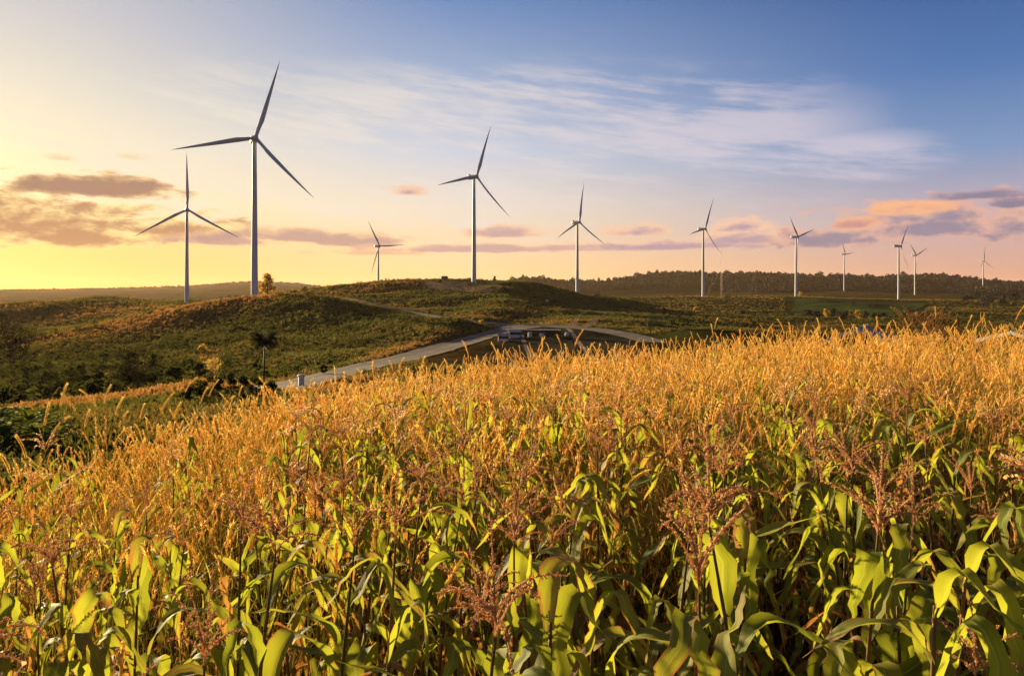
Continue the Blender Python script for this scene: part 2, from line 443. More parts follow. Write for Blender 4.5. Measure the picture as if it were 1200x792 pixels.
M = dict(
 leaf=mat_leaf(), head=mat_head(), blade=mat_grassblade(), tuft=mat_tuft(),
 stalk=mat_plain('corn_stalk', (.10, .10, .025), (.24, .10, .04), rough=.5, scale=5),
 tassel=mat_plain('corn_tassel', (.46, .28, .14), (.72, .52, .30), tr=(.98, .60, .30), fac=.55),
 husk=mat_plain('corn_husk', (.24, .19, .06), (.45, .33, .15), tr=(.5, .4, .15), fac=.2),
 silk=mat_plain('corn_silk', (.13, .05, .02), (.26, .11, .04)),
 ground=mat_ground(), road=mat_road(), track=mat_road('dirt_track', (.17, .11, .075), (.30, .20, .14)),
 dark=mat_field('ploughed_earth', (.026, .023, .014), (.070, .058, .034), 260),
 crop=mat_field('crop_green', (.030, .056, .015), (.072, .10, .026), 120),
 red=mat_field('bare_earth', (.13, .075, .05), (.24, .15, .105), 8),
 white=mat_paint('turbine_paint', (.50, .51, .53), .45, .25),
 grey=mat_paint('galvanised_metal', (.34, .35, .37), .45, .2, metal=.4),
 concrete=mat_paint('concrete', (.48, .46, .43), .85, .4, .2),
 wall=mat_paint('painted_wall', (.62, .60, .58), .7, .4, .2),
 darkwood=mat_paint('weathered_wood', (.08, .055, .04), .8, .3, .1),
 roof=mat_roof('metal_roof', (.45, .34, .24), (.28, .19, .13)),
 rust=mat_roof('rusty_roof', (.40, .40, .42), (.33, .20, .14)),
 brick=mat_plain('brick', (.25, .10, .06), (.38, .18, .10), scale=20),
 bark=mat_plain('bark', (.05, .035, .025), (.12, .085, .055), scale=4),
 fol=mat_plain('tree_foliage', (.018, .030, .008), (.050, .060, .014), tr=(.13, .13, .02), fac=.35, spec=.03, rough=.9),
 dark_fol=mat_plain('dark_foliage', (.007, .011, .005), (.020, .024, .009), tr=(.05, .05, .012), fac=.2, spec=.03, rough=.9),  # darker copy of the tree foliage
 folw=mat_plain('sunlit_foliage', (.10, .08, .018), (.24, .16, .04), tr=(.95, .58, .10), fac=.55),  # lit copy of the tree foliage, with the sun's gold put into its colour
 wood=mat_plain('far_woodland', (.012, .018, .014), (.026, .032, .022), tr=(.020, .028, .022), fac=.15),
 palm=mat_plain('palm_frond', (.020, .034, .008), (.055, .060, .014), tr=(.14, .12, .02), fac=.3),
 big=mat_plain('broad_leaf', (.025, .055, .010), (.08, .11, .02), tr=(.30, .32, .03), fac=.4, rough=.8, spec=.05),
 reed=mat_plain('red_reed', (.16, .075, .025), (.32, .17, .06), tr=(.50, .24, .07), fac=.45),
)

# ------------------------------------------------------------------ camera, sun, sky
cam = bpy.data.cameras.new('camera'); co = bpy.data.objects.new('camera', cam); COL.objects.link(co)
cam.sensor_width = 36; cam.lens = 36 * F / 1200; cam.shift_y = -(396 - HY) / 1200
cam.clip_start = .05; cam.clip_end = 80000
co.location = (0, 0, EYE); co.rotation_euler = (R(90), 0, 0)
sc.camera = co

sun = bpy.data.lights.new('sun', 'SUN'); so = bpy.data.objects.new('sun', sun); COL.objects.link(so)
sun.energy = 5.0; sun.angle = R(.6); sun.color = (1.0, .75, .40)
sd = Vector((math.sin(R(SUN_AZ)) * math.cos(R(SUN_EL)), math.cos(R(SUN_AZ)) * math.cos(R(SUN_EL)), math.sin(R(SUN_EL))))
so.rotation_euler = sd.to_track_quat('Z', 'Y').to_euler(); so.location = sd * 60

def lin(r, g, b):
    f = lambda c: (c / 12.92 if c <= .04045 else ((c + .055) / 1.055) ** 2.4)
    return (f(r / 255), f(g / 255), f(b / 255))

EXPO = 1.5; SKYK = 2.0 ** -EXPO
def build_world():
    w = bpy.data.worlds.new('World'); sc.world = w; w.use_nodes = True
    t = NT(w.node_tree); t.t.nodes.clear()
    out = t.n('ShaderNodeOutputWorld'); bg = t.n('ShaderNodeBackground'); bg.inputs['Strength'].default_value = .1
    t.t.links.new(bg.outputs[0], out.inputs[0])
    sky = t.n('ShaderNodeTexSky', sky_type='NISHITA'); sky.sun_disc = False
    sky.sun_elevation = R(SUN_EL); sky.sun_rotation = R(SUN_AZ); sky.altitude = 300; sky.dust_density = 1.0; sky.ozone_density = 2.0; sky.air_density = 1.0
    tc = t.n('ShaderNodeTexCoord'); x, y, z = t.sep(tc.outputs['Generated'])
    DEG = 180 / math.pi
    el = t.m('MULTIPLY', t.m('ARCSINE', z), DEG)
    az = t.m('MULTIPLY', t.m('ARCTAN2', x, y), DEG)
    # angle away from the sun, by azimuth
    ca = t.m('ADD', t.m('MULTIPLY', x, math.sin(R(SUN_AZ))), t.m('MULTIPLY', y, math.cos(R(SUN_AZ))))
    hor = t.m('SQRT', t.m('MAXIMUM', t.m('SUBTRACT', 1.0, t.m('MULTIPLY', z, z)), 1e-4))
    away = t.m('MULTIPLY', t.m('ARCCOSINE', t.m('MAXIMUM', t.m('MINIMUM', t.m('DIVIDE', ca, hor), 1.0), -1.0)), DEG)
    e = t.m('DIVIDE', el, 40.0)
    P = lambda d: d / 40.0
    near = t.ramp(e, [(0, lin(242, 160, 48)), (P(3), lin(248, 186, 78)), (P(6), lin(252, 226, 160)), (P(9), lin(244, 224, 180)), (P(12.5), lin(226, 215, 192)), (P(17), lin(204, 198, 196)), (P(40), lin(100, 120, 155))])
    midc = t.ramp(e, [(0, lin(250, 205, 130)), (P(2.5), lin(250, 212, 160)), (P(6), lin(240, 220, 196)), (P(10), lin(206, 208, 220)), (P(15), lin(160, 176, 206)), (P(20), lin(106, 138, 190)), (P(40), lin(52, 74, 115))])
    farc = t.ramp(e, [(0, lin(222, 160, 132)), (P(2), lin(214, 164, 150)), (P(5), lin(190, 170, 180)), (P(9), lin(124, 150, 192)), (P(14), lin(74, 116, 176)), (P(20), lin(44, 86, 148)), (P(40), lin(38, 55, 90))])
    c = t.mix(t.ramp01(away, 3, 39), near, midc)
    c = t.mix(t.ramp01(away, 31, 71), c, farc)
    # thin air-glow towards the sun, outside the frame
    glow = t.m('MULTIPLY', t.ramp01(t.m('ADD', away, t.m('MULTIPLY', el, 1.8)), 14, 0), .06)
    c = t.mix(glow, c, (2.2, 1.5, .55), 'ADD')
    c = t.mix(1.0, c, (10 * SKYK,) * 3, 'MULTIPLY')
    nis = sky.outputs[0]
    base = t.mix(.95, nis, c)
    # ---- clouds, laid out on the dome by azimuth and elevation
    warp = t.noise(t.vec(t.m('MULTIPLY', az, .16), t.m('MULTIPLY', el, .42)), 1.0, 3, .5)
    wx = t.m('MULTIPLY', t.m('SUBTRACT', warp, .5), 1.2)
    nz = t.noise(t.vec(t.m('ADD', t.m('MULTIPLY', az, .34), wx), t.m('ADD', t.m('MULTIPLY', el, .95), wx), 3.0), 1.0, 9, .60)
    nz2 = t.noise(t.vec(t.m('MULTIPLY', az, .80), t.m('MULTIPLY', el, 1.5), 9.0), 1.0, 7, .62)
    def pxel(px, py):
        a = math.atan((px - HX) / F); return math.degrees(a), math.degrees(math.atan((HY - py) / F * math.cos(a)))
    def blob(px, py, rx, ry, flat=0.0):
        a, e0 = pxel(px, py); ra = math.degrees(rx / F) * math.cos(R(a)) ** 2; re = math.degrees(ry / F) * math.cos(R(a))
        dx = t.m('DIVIDE', t.m('SUBTRACT', az, a), ra); dy = t.m('DIVIDE', t.m('SUBTRACT', el, e0), re)
        low = t.m('MULTIPLY', t.m('MINIMUM', dy, 0.0), flat); d2 = t.m('ADD', dy, low)
        q = t.m('SQRT', t.m('ADD', t.m('MULTIPLY', dx, dx), t.m('MULTIPLY', d2, d2)))
        return t.m('SUBTRACT', 1.0, q), dy
    def cloud(base, blobs, core, edge, amp=3.0, lo=.0, hi=.6, op=.9, flat=.6, top=.25, depth=.8, tex=1.2):
        mval, dyv = None, None
        for b in blobs:
            v, dy = blob(*b, flat); v = t.m('MAXIMUM', v, -2.0)
            mval = v if mval is None else t.m('MAXIMUM', mval, v)
            dyv = dy if dyv is None else t.m('MAXIMUM', dyv, dy)
        mk = t.m('ADD', mval, t.m('MULTIPLY', t.m('SUBTRACT', nz, .5), amp))
        fac = t.m('MULTIPLY', t.ramp01(mk, lo, hi), op)
        k = t.m('ADD', t.m('SUBTRACT', 1.0, t.m('DIVIDE', t.m('SUBTRACT', mk, lo), depth)), t.m('ADD', t.m('MULTIPLY', t.m('MINIMUM', dyv, 2.0), top), t.m('MULTIPLY', t.m('SUBTRACT', nz2, .5), tex)))
        col = t.mix(t.ramp01(k, .0, 1.0), tuple(10 * SKYK * q for q in core), tuple(10 * SKYK * q for q in edge))
        return t.mix(fac, base, col)
    # high cirrus: a broad veil combed into fibres
    cir = t.noise(t.vec(t.m('ADD', t.m('MULTIPLY', az, .095), t.m('MULTIPLY', el, .14)), t.m('ADD', t.m('MULTIPLY', el, .62), t.m('MULTIPLY', az, .07)), 2.0), 1.7, 11, .66)
    cir2 = t.noise(t.vec(t.m('MULTIPLY', az, .05), t.m('MULTIPLY', el, .12), 5.0), 1.3, 4, .55)
    cmask = None
    for b in ((600, 150, 430, 85), (790, 160, 250, 66), (330, 165, 400, 100), (960, 188, 170, 40), (500, 235, 520, 60), (700, 120, 300, 40)):
        v, _ = blob(*b); v = t.m('MAXIMUM', v, 0.0); cmask = v if cmask is None else t.m('MAXIMUM', cmask, v)
    cm = t.m('MINIMUM', t.m('MULTIPLY', cmask, 2.2), 1.0)
    cf = t.m('MULTIPLY', t.ramp01(t.m('ADD', t.m('ADD', cir, t.m('MULTIPLY', t.m('SUBTRACT', cir2, .5), .9)), t.m('MULTIPLY', cmask, .10)), .42, .74), cm)
    cirC = t.mix(t.ramp01(away, 19, 64), tuple(10 * SKYK * k for k in lin(240, 230, 214)), tuple(10 * SKYK * k for k in lin(222, 210, 220)))
    base = t.mix(t.m('MULTIPLY', cf, .62), base, cirC)
    # left bank, lit from behind: dark cores, golden edges
    base = cloud(base, [(40, 264, 150, 34), (-60, 255, 130, 52), (215, 274, 80, 22), (90, 280, 110, 16)], lin(186, 136, 104), (1.15, .86, .36), 3.4, -.30, .25, .93, .7, -.05, 1.2, 1.6)
    base = cloud(base, [(115, 221, 88, 17), (50, 218, 50, 12), (160, 223, 38, 13)], lin(166, 128, 110), lin(244, 200, 140), 2.6, -.25, .15, .95, .5, .05, .8, 1.0)
    base = cloud(base, [(150, 183, 34, 9), (70, 186, 26, 6)], lin(228, 200, 150), lin(244, 220, 166), 2.2, .1, .8, .6)
    # bars over the middle
    base = cloud(base, [(345, 279, 120, 13), (420, 285, 70, 9), (270, 283, 80, 12)], lin(186, 150, 146), lin(242, 198, 150), 2.2, -.2, .35, .88, 1.2, .15)
    base = cloud(base, [(440, 297, 90, 7)], lin(222, 170, 138), lin(242, 196, 150), 2.4, .1, .6, .7, 1.2)
    base = cloud(base, [(590, 275, 58, 10), (560, 293, 120, 8), (700, 291, 150, 7)], lin(192, 156, 158), lin(246, 200, 164), 2.2, -.2, .35, .85, 1.2, .15)
    base = cloud(base, [(745, 273, 42, 12), (800, 289, 150, 10), (880, 282, 100, 14), (868, 268, 40, 14), (480, 226, 30, 8)], lin(180, 152, 168), lin(248, 202, 168), 2.5, -.15, .4, .88, 1.2, .25)
    # the large bank on the other side
    base = cloud(base, [(1090, 268, 140, 28), (965, 283, 80, 15), (1220, 262, 100, 36), (1120, 254, 70, 24)], lin(138, 130, 154), lin(230, 178, 158), 3.4, -.25, .3, .86, 1.0, .22, 1.1, 1.7)
    base = cloud(base, [(1062, 244, 58, 15), (1000, 264, 40, 11)], lin(196, 146, 146), lin(252, 186, 138), 2.2, -.1, .4, .92, .8, .3, .9, 1.4)
    base = cloud(base, [(1145, 230, 80, 7), (1190, 239, 50, 8)], lin(122, 122, 150), lin(178, 152, 166), 2.8, -.1, .4, .85, .6, .1)
    t.set(bg.inputs['Color'], base)
build_world()

sc.view_settings.view_transform = 'Standard'; sc.view_settings.look = 'None'
sc.view_settings.exposure = EXPO; sc.view_settings.gamma = 1.0; sc.view_settings.use_curve_mapping = False
sc.render.engine = 'CYCLES'
cy = sc.cycles
cy.max_bounces = 6; cy.diffuse_bounces = 3; cy.glossy_bounces = 2; cy.transmission_bounces = 4; cy.transparent_max_bounces = 4; cy.volume_bounces = 1
cy.caustics_reflective = False; cy.caustics_refractive = False
cy.sample_clamp_indirect = 4.0
cy.use_denoising = True
try: cy.denoiser = 'OPENIMAGEDENOISE'
except Exception: pass
cy.use_adaptive_sampling = True; cy.adaptive_threshold = .015


# ================================================================== terrain
def poly_hits(pts, dmin=60): return [hit(px, py, dmin, bumps=False) for px, py in pts]
def resample(P, step):
    P = [np.array(p) for p in P]; out = []
    for i in range(len(P) - 1):
        p0, p1, p2, p3 = P[max(i - 1, 0)], P[i], P[i + 1], P[min(i + 2, len(P) - 1)]
        n = max(2, int(np.linalg.norm(p2 - p1) / step))
        for k in range(n):
            t = k / n
            out.append(.5 * ((2 * p1) + (-p0 + p2) * t + (2 * p0 - 5 * p1 + 4 * p2 - p3) * t * t + (-p0 + 3 * p1 - 3 * p2 + p3) * t ** 3))
    out.append(P[-1]); return np.array(out)

ROAD_MAIN = resample(poly_hits([(322, 457), (345, 451.5), (380, 443), (430, 430), (480, 419), (520, 408), (553, 399), (580, 391), (606, 385), (636, 382.5), (668, 384), (700, 387), (735, 393), (768, 402)]), 3.0)
ROAD_HILL = resample(poly_hits([(610, 384), (585, 380), (560, 377.5), (532, 374.5), (505, 370.5), (480, 365), (455, 359.5), (430, 354.5), (408, 350.5), (388, 348)]), 3.0)
ROADPTS = np.concatenate([ROAD_MAIN[::3, :2], ROAD_HILL[::3, :2]])

def dist_road(X, Y, P=None):
    near = np.full(len(X), 1e12)
    for p in (ROADPTS if P is None else P): near = np.minimum(near, (X - p[0]) ** 2 + (Y - p[1]) ** 2)
    return np.sqrt(near)

def dry_and_sunlit_at(X, Y):
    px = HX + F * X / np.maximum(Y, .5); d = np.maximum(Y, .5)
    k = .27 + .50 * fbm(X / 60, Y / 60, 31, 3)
    k = k + .5 * np.exp(-(np.log(d / (np.interp(px, PXT, np.exp(LD[:, 8])) * .93)) / .09) ** 2) * (px < 330) + .3 * np.exp(-(np.log(d / (np.interp(px, PXT, np.exp(LD[:, 10])) * .9)) / .08) ** 2) * (px < 200)  # left ridge crests: golden low sun painted in as extra dryness
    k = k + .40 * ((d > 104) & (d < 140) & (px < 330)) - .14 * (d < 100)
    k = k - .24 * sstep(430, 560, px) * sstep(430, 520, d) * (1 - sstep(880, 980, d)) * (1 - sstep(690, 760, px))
    k = k + .08 * sstep(380, 520, d) * (1 - sstep(380, 470, px)) * (1 - sstep(560, 640, d)) + .25 * (dist_road(X, Y) < 16) * (d > 100) * (d < 420) * (px < 570)  # upper hillside gets golden sunlight as dryness; the road verge is drier grass
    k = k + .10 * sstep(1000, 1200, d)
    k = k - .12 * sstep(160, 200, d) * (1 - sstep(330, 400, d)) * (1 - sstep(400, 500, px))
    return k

def build_ground():
    rr = [0.25]
    while rr[-1] < 13000:
        r = rr[-1]; rr.append(r * (1.035 if r < 50 else 1.0135 if r < 1500 else 1.02 if r < 4500 else 1.05))
    rr = np.array(rr)
    th = np.concatenate([np.arange(-180, -42, 1.5), np.arange(-42, 42.01, .14), np.arange(43.5, 180, 1.5)])
    th = np.radians(th); n, k = len(rr), len(th)
    X = (rr[:, None] * np.sin(th)[None]).ravel(); Y = (rr[:, None] * np.cos(th)[None]).ravel()
    Z = np.concatenate([ground(X[i:i + 40000], Y[i:i + 40000]) for i in range(0, len(X), 40000)])
    i, j = np.meshgrid(np.arange(n - 1), np.arange(k), indexing='ij')
    Q = np.stack([i * k + j, i * k + (j + 1) % k, (i + 1) * k + (j + 1) % k, (i + 1) * k + j], 2).reshape(-1, 4)[:, ::-1]
    px = HX + F * X / np.maximum(Y, .3)
    crest = np.interp(px, PXT, np.exp(LD[:, 2]))
    soil = 1 - sstep(2, 9, np.where(Y > 0, Y, 0) - crest)
    soil = np.where(Y < 0, 1 - sstep(15, 30, np.hypot(X, Y)), soil)
    wood = sstep(2200, 2500, Y + 200 * fbm(X / 200, Y / 200, 8, 3)) * sstep(480, 620, px) + sstep(5200, 6000, Y)
    g = G(); g.add(np.column_stack([X, Y, Z]), Q, None, np.column_stack([soil, np.clip(wood, 0, 1)]), np.clip(dry_and_sunlit_at(X, Y), 0, 1))
    c = np.array([[0, 0, float(ground(0, .01)[0])]])
    o = link('terrain', mesh('terrain', g.arr(), M['ground'])); tag(o, kind='structure')
build_ground()

def ribbon(name, P, width, m, dz=.16, label=None):
    P = np.asarray(P); t = np.gradient(P[:, :2], axis=0); t /= np.linalg.norm(t, axis=1)[:, None]
    nrm = np.column_stack([t[:, 1], -t[:, 0]]); us = np.linspace(-1, 1, 9)
    w = np.broadcast_to(width, (len(P),)); us_ = us[None] + .16 * fbm(P[:, :1] / 6 + us[None] * 3, P[:, 1:2] / 6 + us[None], 19, 3) * np.abs(us)[None] ** 3
    X = P[:, None, 0] + nrm[:, None, 0] * us_ * w[:, None] / 2
    Y = P[:, None, 1] + nrm[:, None, 1] * us_ * w[:, None] / 2
    Zc = ground(P[:, 0], P[:, 1])
    Zg = ground(X.ravel(), Y.ravel()).reshape(X.shape)
    Z = np.maximum(Zg, .5 * Zg + .5 * Zc[:, None]) + dz
    n, k = X.shape; i, j = np.meshgrid(np.arange(n - 1), np.arange(k - 1), indexing='ij')
    Q = np.stack([i * k + j, i * k + j + 1, (i + 1) * k + j + 1, (i + 1) * k + j], 2).reshape(-1, 4)
    U = np.stack([np.tile(us, n), np.repeat(np.arange(n) * 1.0, k)], 1)
    g = G(); g.add(np.stack([X, Y, Z], 2).reshape(-1, 3), Q, None, U)
    o = link(name, mesh(name, g.arr(), m)); tag(o, kind='structure'); return o

wm = np.interp(np.arange(len(ROAD_MAIN)), [0, len(ROAD_MAIN) * .5, len(ROAD_MAIN) * .68, len(ROAD_MAIN) * .8, len(ROAD_MAIN)], [9.5, 13, 20, 12, 9.5])
ribbon('road', ROAD_MAIN, wm, M['road'], .20)
ribbon('hill_road', ROAD_HILL, np.interp(np.arange(len(ROAD_HILL)), [0, 12, 40, len(ROAD_HILL)], [18, 11, 9, 8.5]), M['road'], .28)

def drape(name, corners, m, dz=.12, n=40, edge=.06):
    """a field sheet laid over the ground between four points of the view"""
    H = [hit(px, py, 60, bumps=False) for px, py in corners]
    a, b, c, d = [np.array((h.x, h.y)) for h in H]
    s = np.linspace(0, 1, n); S, T_ = np.meshgrid(s, s, indexing='ij')
    P = (a * ((1 - S) * (1 - T_))[..., None] + b * (S * (1 - T_))[..., None] + c * (S * T_)[..., None] + d * ((1 - S) * T_)[..., None]).reshape(-1, 2)
    span = np.linalg.norm(b - a)
    P = P + edge * .5 * span * np.column_stack([fbm(P[:, 0] / span * 4, P[:, 1] / span * 4, 4, 3), fbm(P[:, 0] / span * 4, P[:, 1] / span * 4, 7, 3)]) * .4
    Z = ground(P[:, 0], P[:, 1]) + dz
    i, j = np.meshgrid(np.arange(n - 1), np.arange(n - 1), indexing='ij')
    Q = np.stack([i * n + j, i * n + j + 1, (i + 1) * n + j + 1, (i + 1) * n + j], 2).reshape(-1, 4)
    g = G(); g.add(np.column_stack([P, Z]), Q, None, np.column_stack([S.ravel(), T_.ravel()]))
    o = link(name, mesh(name, g.arr(), m)); tag(o, kind='structure'); return o

drape('ploughed_field', [(500, 427), (598, 397), (612, 397), (636, 424)], M['dark'])
drape('ploughed_field', [(639, 424), (615.5, 396.5), (664, 394), (701, 418)], M['dark'])
drape('ploughed_field', [(706, 418), (669, 394), (733, 397), (762, 410)], M['dark'])
ribbon('dirt_track', resample(poly_hits([(611, 395), (622, 407), (636, 420)]), 3), 1.5, M['track'], .18)
ribbon('dirt_track', resample(poly_hits([(664, 392), (684, 403), (706, 416)]), 3), 1.7, M['track'], .18)
drape('crop_field', [(922, 369), (932, 351), (1086, 355.5), (1044, 372)], M['crop'], .5, 50)
drape('crop_field', [(693, 383), (724, 365), (803, 367), (764, 390)], M['crop'], .4, 50)
ribbon('dirt_track', resample(poly_hits([(672, 382), (680, 373), (690, 367)]), 4), 3.0, M['track'], .45)
ribbon('dirt_track', resample(poly_hits([(689, 384), (702, 375), (716, 367.5), (732, 362)]), 4), 3.2, M['track'], .5)
drape('bare_soil', [(70, 492), (88, 479), (158, 476), (150, 491)], M['red'], .1, 24, .3)
drape('bare_soil', [(316, 346), (330, 341), (418, 337.5), (376, 346)], M['red'], .3, 30, .3)

# ================================================================== wind turbines
def blade_mesh():
    g = G(); L = 50.0; n = 26; k = 12; V = []
    for i in range(n):
        s = i / (n - 1); z = 1.0 + (L - 1.0) * s
        ch = 2.2 + (2.9 - 2.2) * float(sstep(0, .2, s)) if s < .2 else 2.9 * (1 - (s - .2) / .8) ** .8 + .35 * (1 - s)
        if s > .97: ch *= .6
        th_ = 2.1 * (1 - float(sstep(0, .22, s))) + ch * .2 * float(sstep(0, .22, s))
        tw = -R(34 * (1 - s) ** 2 + 6); pre = -5.0 * s ** 1.8 - .4 * s
        for j in range(k):
            a = 2 * math.pi * j / k
            x, y = ch * .5 * math.cos(a), th_ * .5 * math.sin(a)
            x += (.18 * ch) * float(sstep(0, .25, s))
            V.append((x * math.cos(tw) - y * math.sin(tw), pre + x * math.sin(tw) + y * math.cos(tw), z))
    V.append((0, -5.4, L + .1)); tip = len(V) - 1
    i, j = np.meshgrid(np.arange(n - 1), np.arange(k), indexing='ij')
    Q = np.stack([i * k + j, i * k + (j + 1) % k, (i + 1) * k + (j + 1) % k, (i + 1) * k + j], 2).reshape(-1, 4)
    T = [((n - 1) * k + j, (n - 1) * k + (j + 1) % k, tip) for j in range(k)]
    g.add(V, Q, T); return mesh('blade', g.arr(), M['white'])
def nacelle_mesh():
    g = G(); P = []; k = 16; secs = [(-2.2, 1.45), (-1.9, 1.75), (0, 1.95), (4, 2.05), (7.5, 1.9), (9.2, 1.5), (9.6, 1.0)]
    for y, r in secs:
        for j in range(k):
            a = 2 * math.pi * j / k; c, s = math.cos(a), math.sin(a)
            f = r / max(abs(c), abs(s)) * .72 + r * .28
            P.append((f * c, y, f * s * .95))
    n = len(secs); i, j = np.meshgrid(np.arange(n - 1), np.arange(k), indexing='ij')
    Q = np.stack([i * k + j, i * k + (j + 1) % k, (i + 1) * k + (j + 1) % k, (i + 1) * k + j], 2).reshape(-1, 4)
    P += [(0, -2.3, 0), (0, 9.7, 0)]
    T = [(n * k, (j + 1) % k, j) for j in range(k)] + [(n * k + 1, (n - 1) * k + j, (n - 1) * k + (j + 1) % k) for j in range(k)]
    g.add(P, Q, T); add_box(g, (0, 7.2, 2.6), (2.4, 1.6, 1.1)); add_tube(g, [(.6, 8.4, 2), (.6, 8.4, 3.9)], .07, 6)
    return mesh('nacelle', g.arr(), M['white'])
def hub_mesh():
    g = G(); add_lathe(g, [(.02, 2.3), (.7, 2.1), (1.3, 1.5), (1.7, .6), (1.75, -.4), (1.6, -1.3), (1.3, -1.5), (.02, -1.5)], 24)
    a = g.arr(); V = a['V'].copy(); a['V'] = np.column_stack([V[:, 0], -V[:, 2], V[:, 1]])
    return mesh('hub', a, M['white'])
def tower_mesh():
    g = G(); prof = []
    for i in range(41):
        s = i / 40; prof.append((2.15 - .9 * s ** .9, s))
    for s in (.27, .53, .78):
        r = 2.15 - .9 * s ** .9; prof += [(r + .05, s - .0015), (r + .05, s + .0015)]
    prof.sort(key=lambda p: p[1]); add_lathe(g, prof, 32)
    return mesh('tower', g.arr(), M['white'])
def door_mesh():
    g = G(); add_box(g, (0, -2.15, 3.3), (.95, .14, 2.2)); add_box(g, (0, -2.75, 1.9), (1.3, 1.2, .12)); 
    for k in range(6): add_box(g, (0, -3.5 - k * .3, 1.75 - k * .3), (1.1, .3, .06))
    return mesh('door', g.arr(), M['grey'])
BL, NA, HU, TO, DO = blade_mesh(), nacelle_mesh(), hub_mesh(), tower_mesh(), door_mesh()
gp = G(); add_lathe(gp, [(.02, .6), (4.6, .6), (7.5, .25), (7.8, -2.5)], 40); PAD = mesh('foundation', gp.arr(), M['concrete'], False)

TURB = [ # tower px, hub py, distance, rotor phase, yaw, foundation, label
 (219.0, 246.0, 800, -1, 4, 0, 'white wind turbine with one blade straight up, behind the ridge beside the tallest turbine'),
 (298.3, 163.0, 497, 16, 8, 1, 'tallest white wind turbine, on the hilltop beside the lone tall tree'),
 (443.3, 288.5, 1330, -35, 38, 0, 'small white wind turbine with its foot hidden behind the long green hill'),
 (555.5, 207.5, 740, 15, 38, 0, 'large white wind turbine standing on the crest of the smooth green hill'),
 (676.5, 260.7, 1000, 3, 45, 0, 'white wind turbine at the end of the green hill where the wooded ridge begins'),
 (824.0, 268.5, 1195, 17, 56, 1, 'white wind turbine on a pale pad next to the thin guyed mast'),
 (932.8, 277.6, 1350, -48, 61, 1, 'white wind turbine with blades in a wide V and a bush at its foot'),
 (989.3, 298.0, 2400, -38, 64, 0, 'faint small wind turbine standing on its own against the dark woodland'),
 (1053.2, 288.6, 1480, 30, 69, 0, 'white wind turbine rising behind the far edge of the dark green crop field'),
 (1072.3, 299.2, 2030, -54, 61, 0, 'white wind turbine close behind the crop field one, with blades in a V'),
 (1152.0, 306.0, 2590, -5, 62, 0, 'smallest most distant wind turbine, last one before the end of the wooded ridge'),
]
TLOC = []
for i, (px, hy, d, ph, yaw, pad, lab) in enumerate(TURB):
    X = (px - HX) / F * d; zg = float(ground(X, d)[0]); zh = EYE - (hy - HY) / F * d
    r = math.hypot(X, d); c = Vector((-X / r, -d / r, 0)); rd = Vector((d / r, -X / r, 0))
    n = c * math.cos(R(yaw)) + rd * math.sin(R(yaw))
    root = empty('wind_turbine', (X, d, zg - .3), math.atan2(n.x, -n.y))
    tag(root, lab, 'wind turbine', 'wind turbines on the hills')
    H = zh - zg + .3
    tw = link('tower', TO, root); tw.scale = (1, 1, H - 1.8)
    na = link('nacelle', NA, root); na.location = (0, 0, H)
    hu = link('hub', HU, root); hu.location = (0, -4.0, H)
    sc_ = {0: 1.12, 3: 1.0, 4: .98}.get(i, 1.0)
    for k in range(3):
        b = link('blade', BL, root); b.location = (0, -4.0, H); b.rotation_euler = (0, R(ph + 120 * k), 0); b.scale = (1, 1, sc_)
    if pad: link('foundation', PAD, root)
    if i == 1:
        dr = link('door', DO, root); dr.rotation_euler = (0, 0, R(20))
    TLOC.append((px, lab))

# guyed mast
def mast():
    p = at(845, 1210); H = EYE - (288 - HY) / F * 1210 - p.z
    root = empty('guyed_mast', p); tag(root, 'thin red and white lattice mast between two turbines, held by guy wires', 'mast')
    g = G(); s = .38
    for k in range(3):
        a = 2 * math.pi * k / 3; add_tube(g, [(s * math.cos(a), s * math.sin(a), 0), (s * math.cos(a), s * math.sin(a), H)], .09, 5)
        a2 = a + 2 * math.pi / 3
        for q in range(int(H / 1.2)):
            z = q * 1.2; add_tube(g, [(s * math.cos(a), s * math.sin(a), z), (s * math.cos(a2), s * math.sin(a2), z + 1.2)], .04, 3, cap=False)
    link('lattice', mesh('lattice', g.arr(), M['mast'], False), root)
    for k in range(3):
        a = 2 * math.pi * k / 3 + .4; g = G()
        for f in (.95, .6): add_tube(g, [(.4 * math.cos(a), .4 * math.sin(a), H * f), (22 * math.cos(a), 22 * math.sin(a), float(ground(p.x + 22 * math.cos(a), p.y + 22 * math.sin(a))[0]) - p.z)], .025, 3, cap=False)
        link('guy_wire', mesh('guy_wire', g.arr(), M['grey']), root)
M['mast'] = mat_paint('mast_paint', (.42, .20, .16), .5, .2)
mast()

# ================================================================== trees and shrubs
def leaves(rng, C, size, D=0.0, flat=.35):
    """bent leaf quads around centres C"""
    n = len(C); a = rng.normal(size=(n, 3)); a[:, 2] *= .7; a /= np.linalg.norm(a, axis=1)[:, None]
    b = np.cross(a, rng.normal(size=(n, 3))); b /= np.linalg.norm(b, axis=1)[:, None] + 1e-9
    s = size * rng.uniform(.6, 1.35, n)[:, None]
    c = np.cross(a, b)
    V = np.stack([C - a * s * .5, C + b * s * flat + c * s * .08, C + a * s * .55, C - b * s * flat + c * s * .08], 1).reshape(-1, 3)
    return V, np.arange(n * 4).reshape(-1, 4)

def crown_pts(rng, lobes, n):
    w = np.array([l[3] ** 2 * l[4] for l in lobes]) ** .8; w /= w.sum(); pk = rng.choice(len(lobes), n, p=w)
    v = rng.normal(size=(n, 3)); v /= np.linalg.norm(v, axis=1)[:, None]
    rad = rng.uniform(.25, 1, n) ** .45 * rng.normal(1, .07, n)
    L = np.array(lobes)[pk]
    return L[:, :3] + v * rad[:, None] * np.column_stack([L[:, 3], L[:, 3], L[:, 4]])

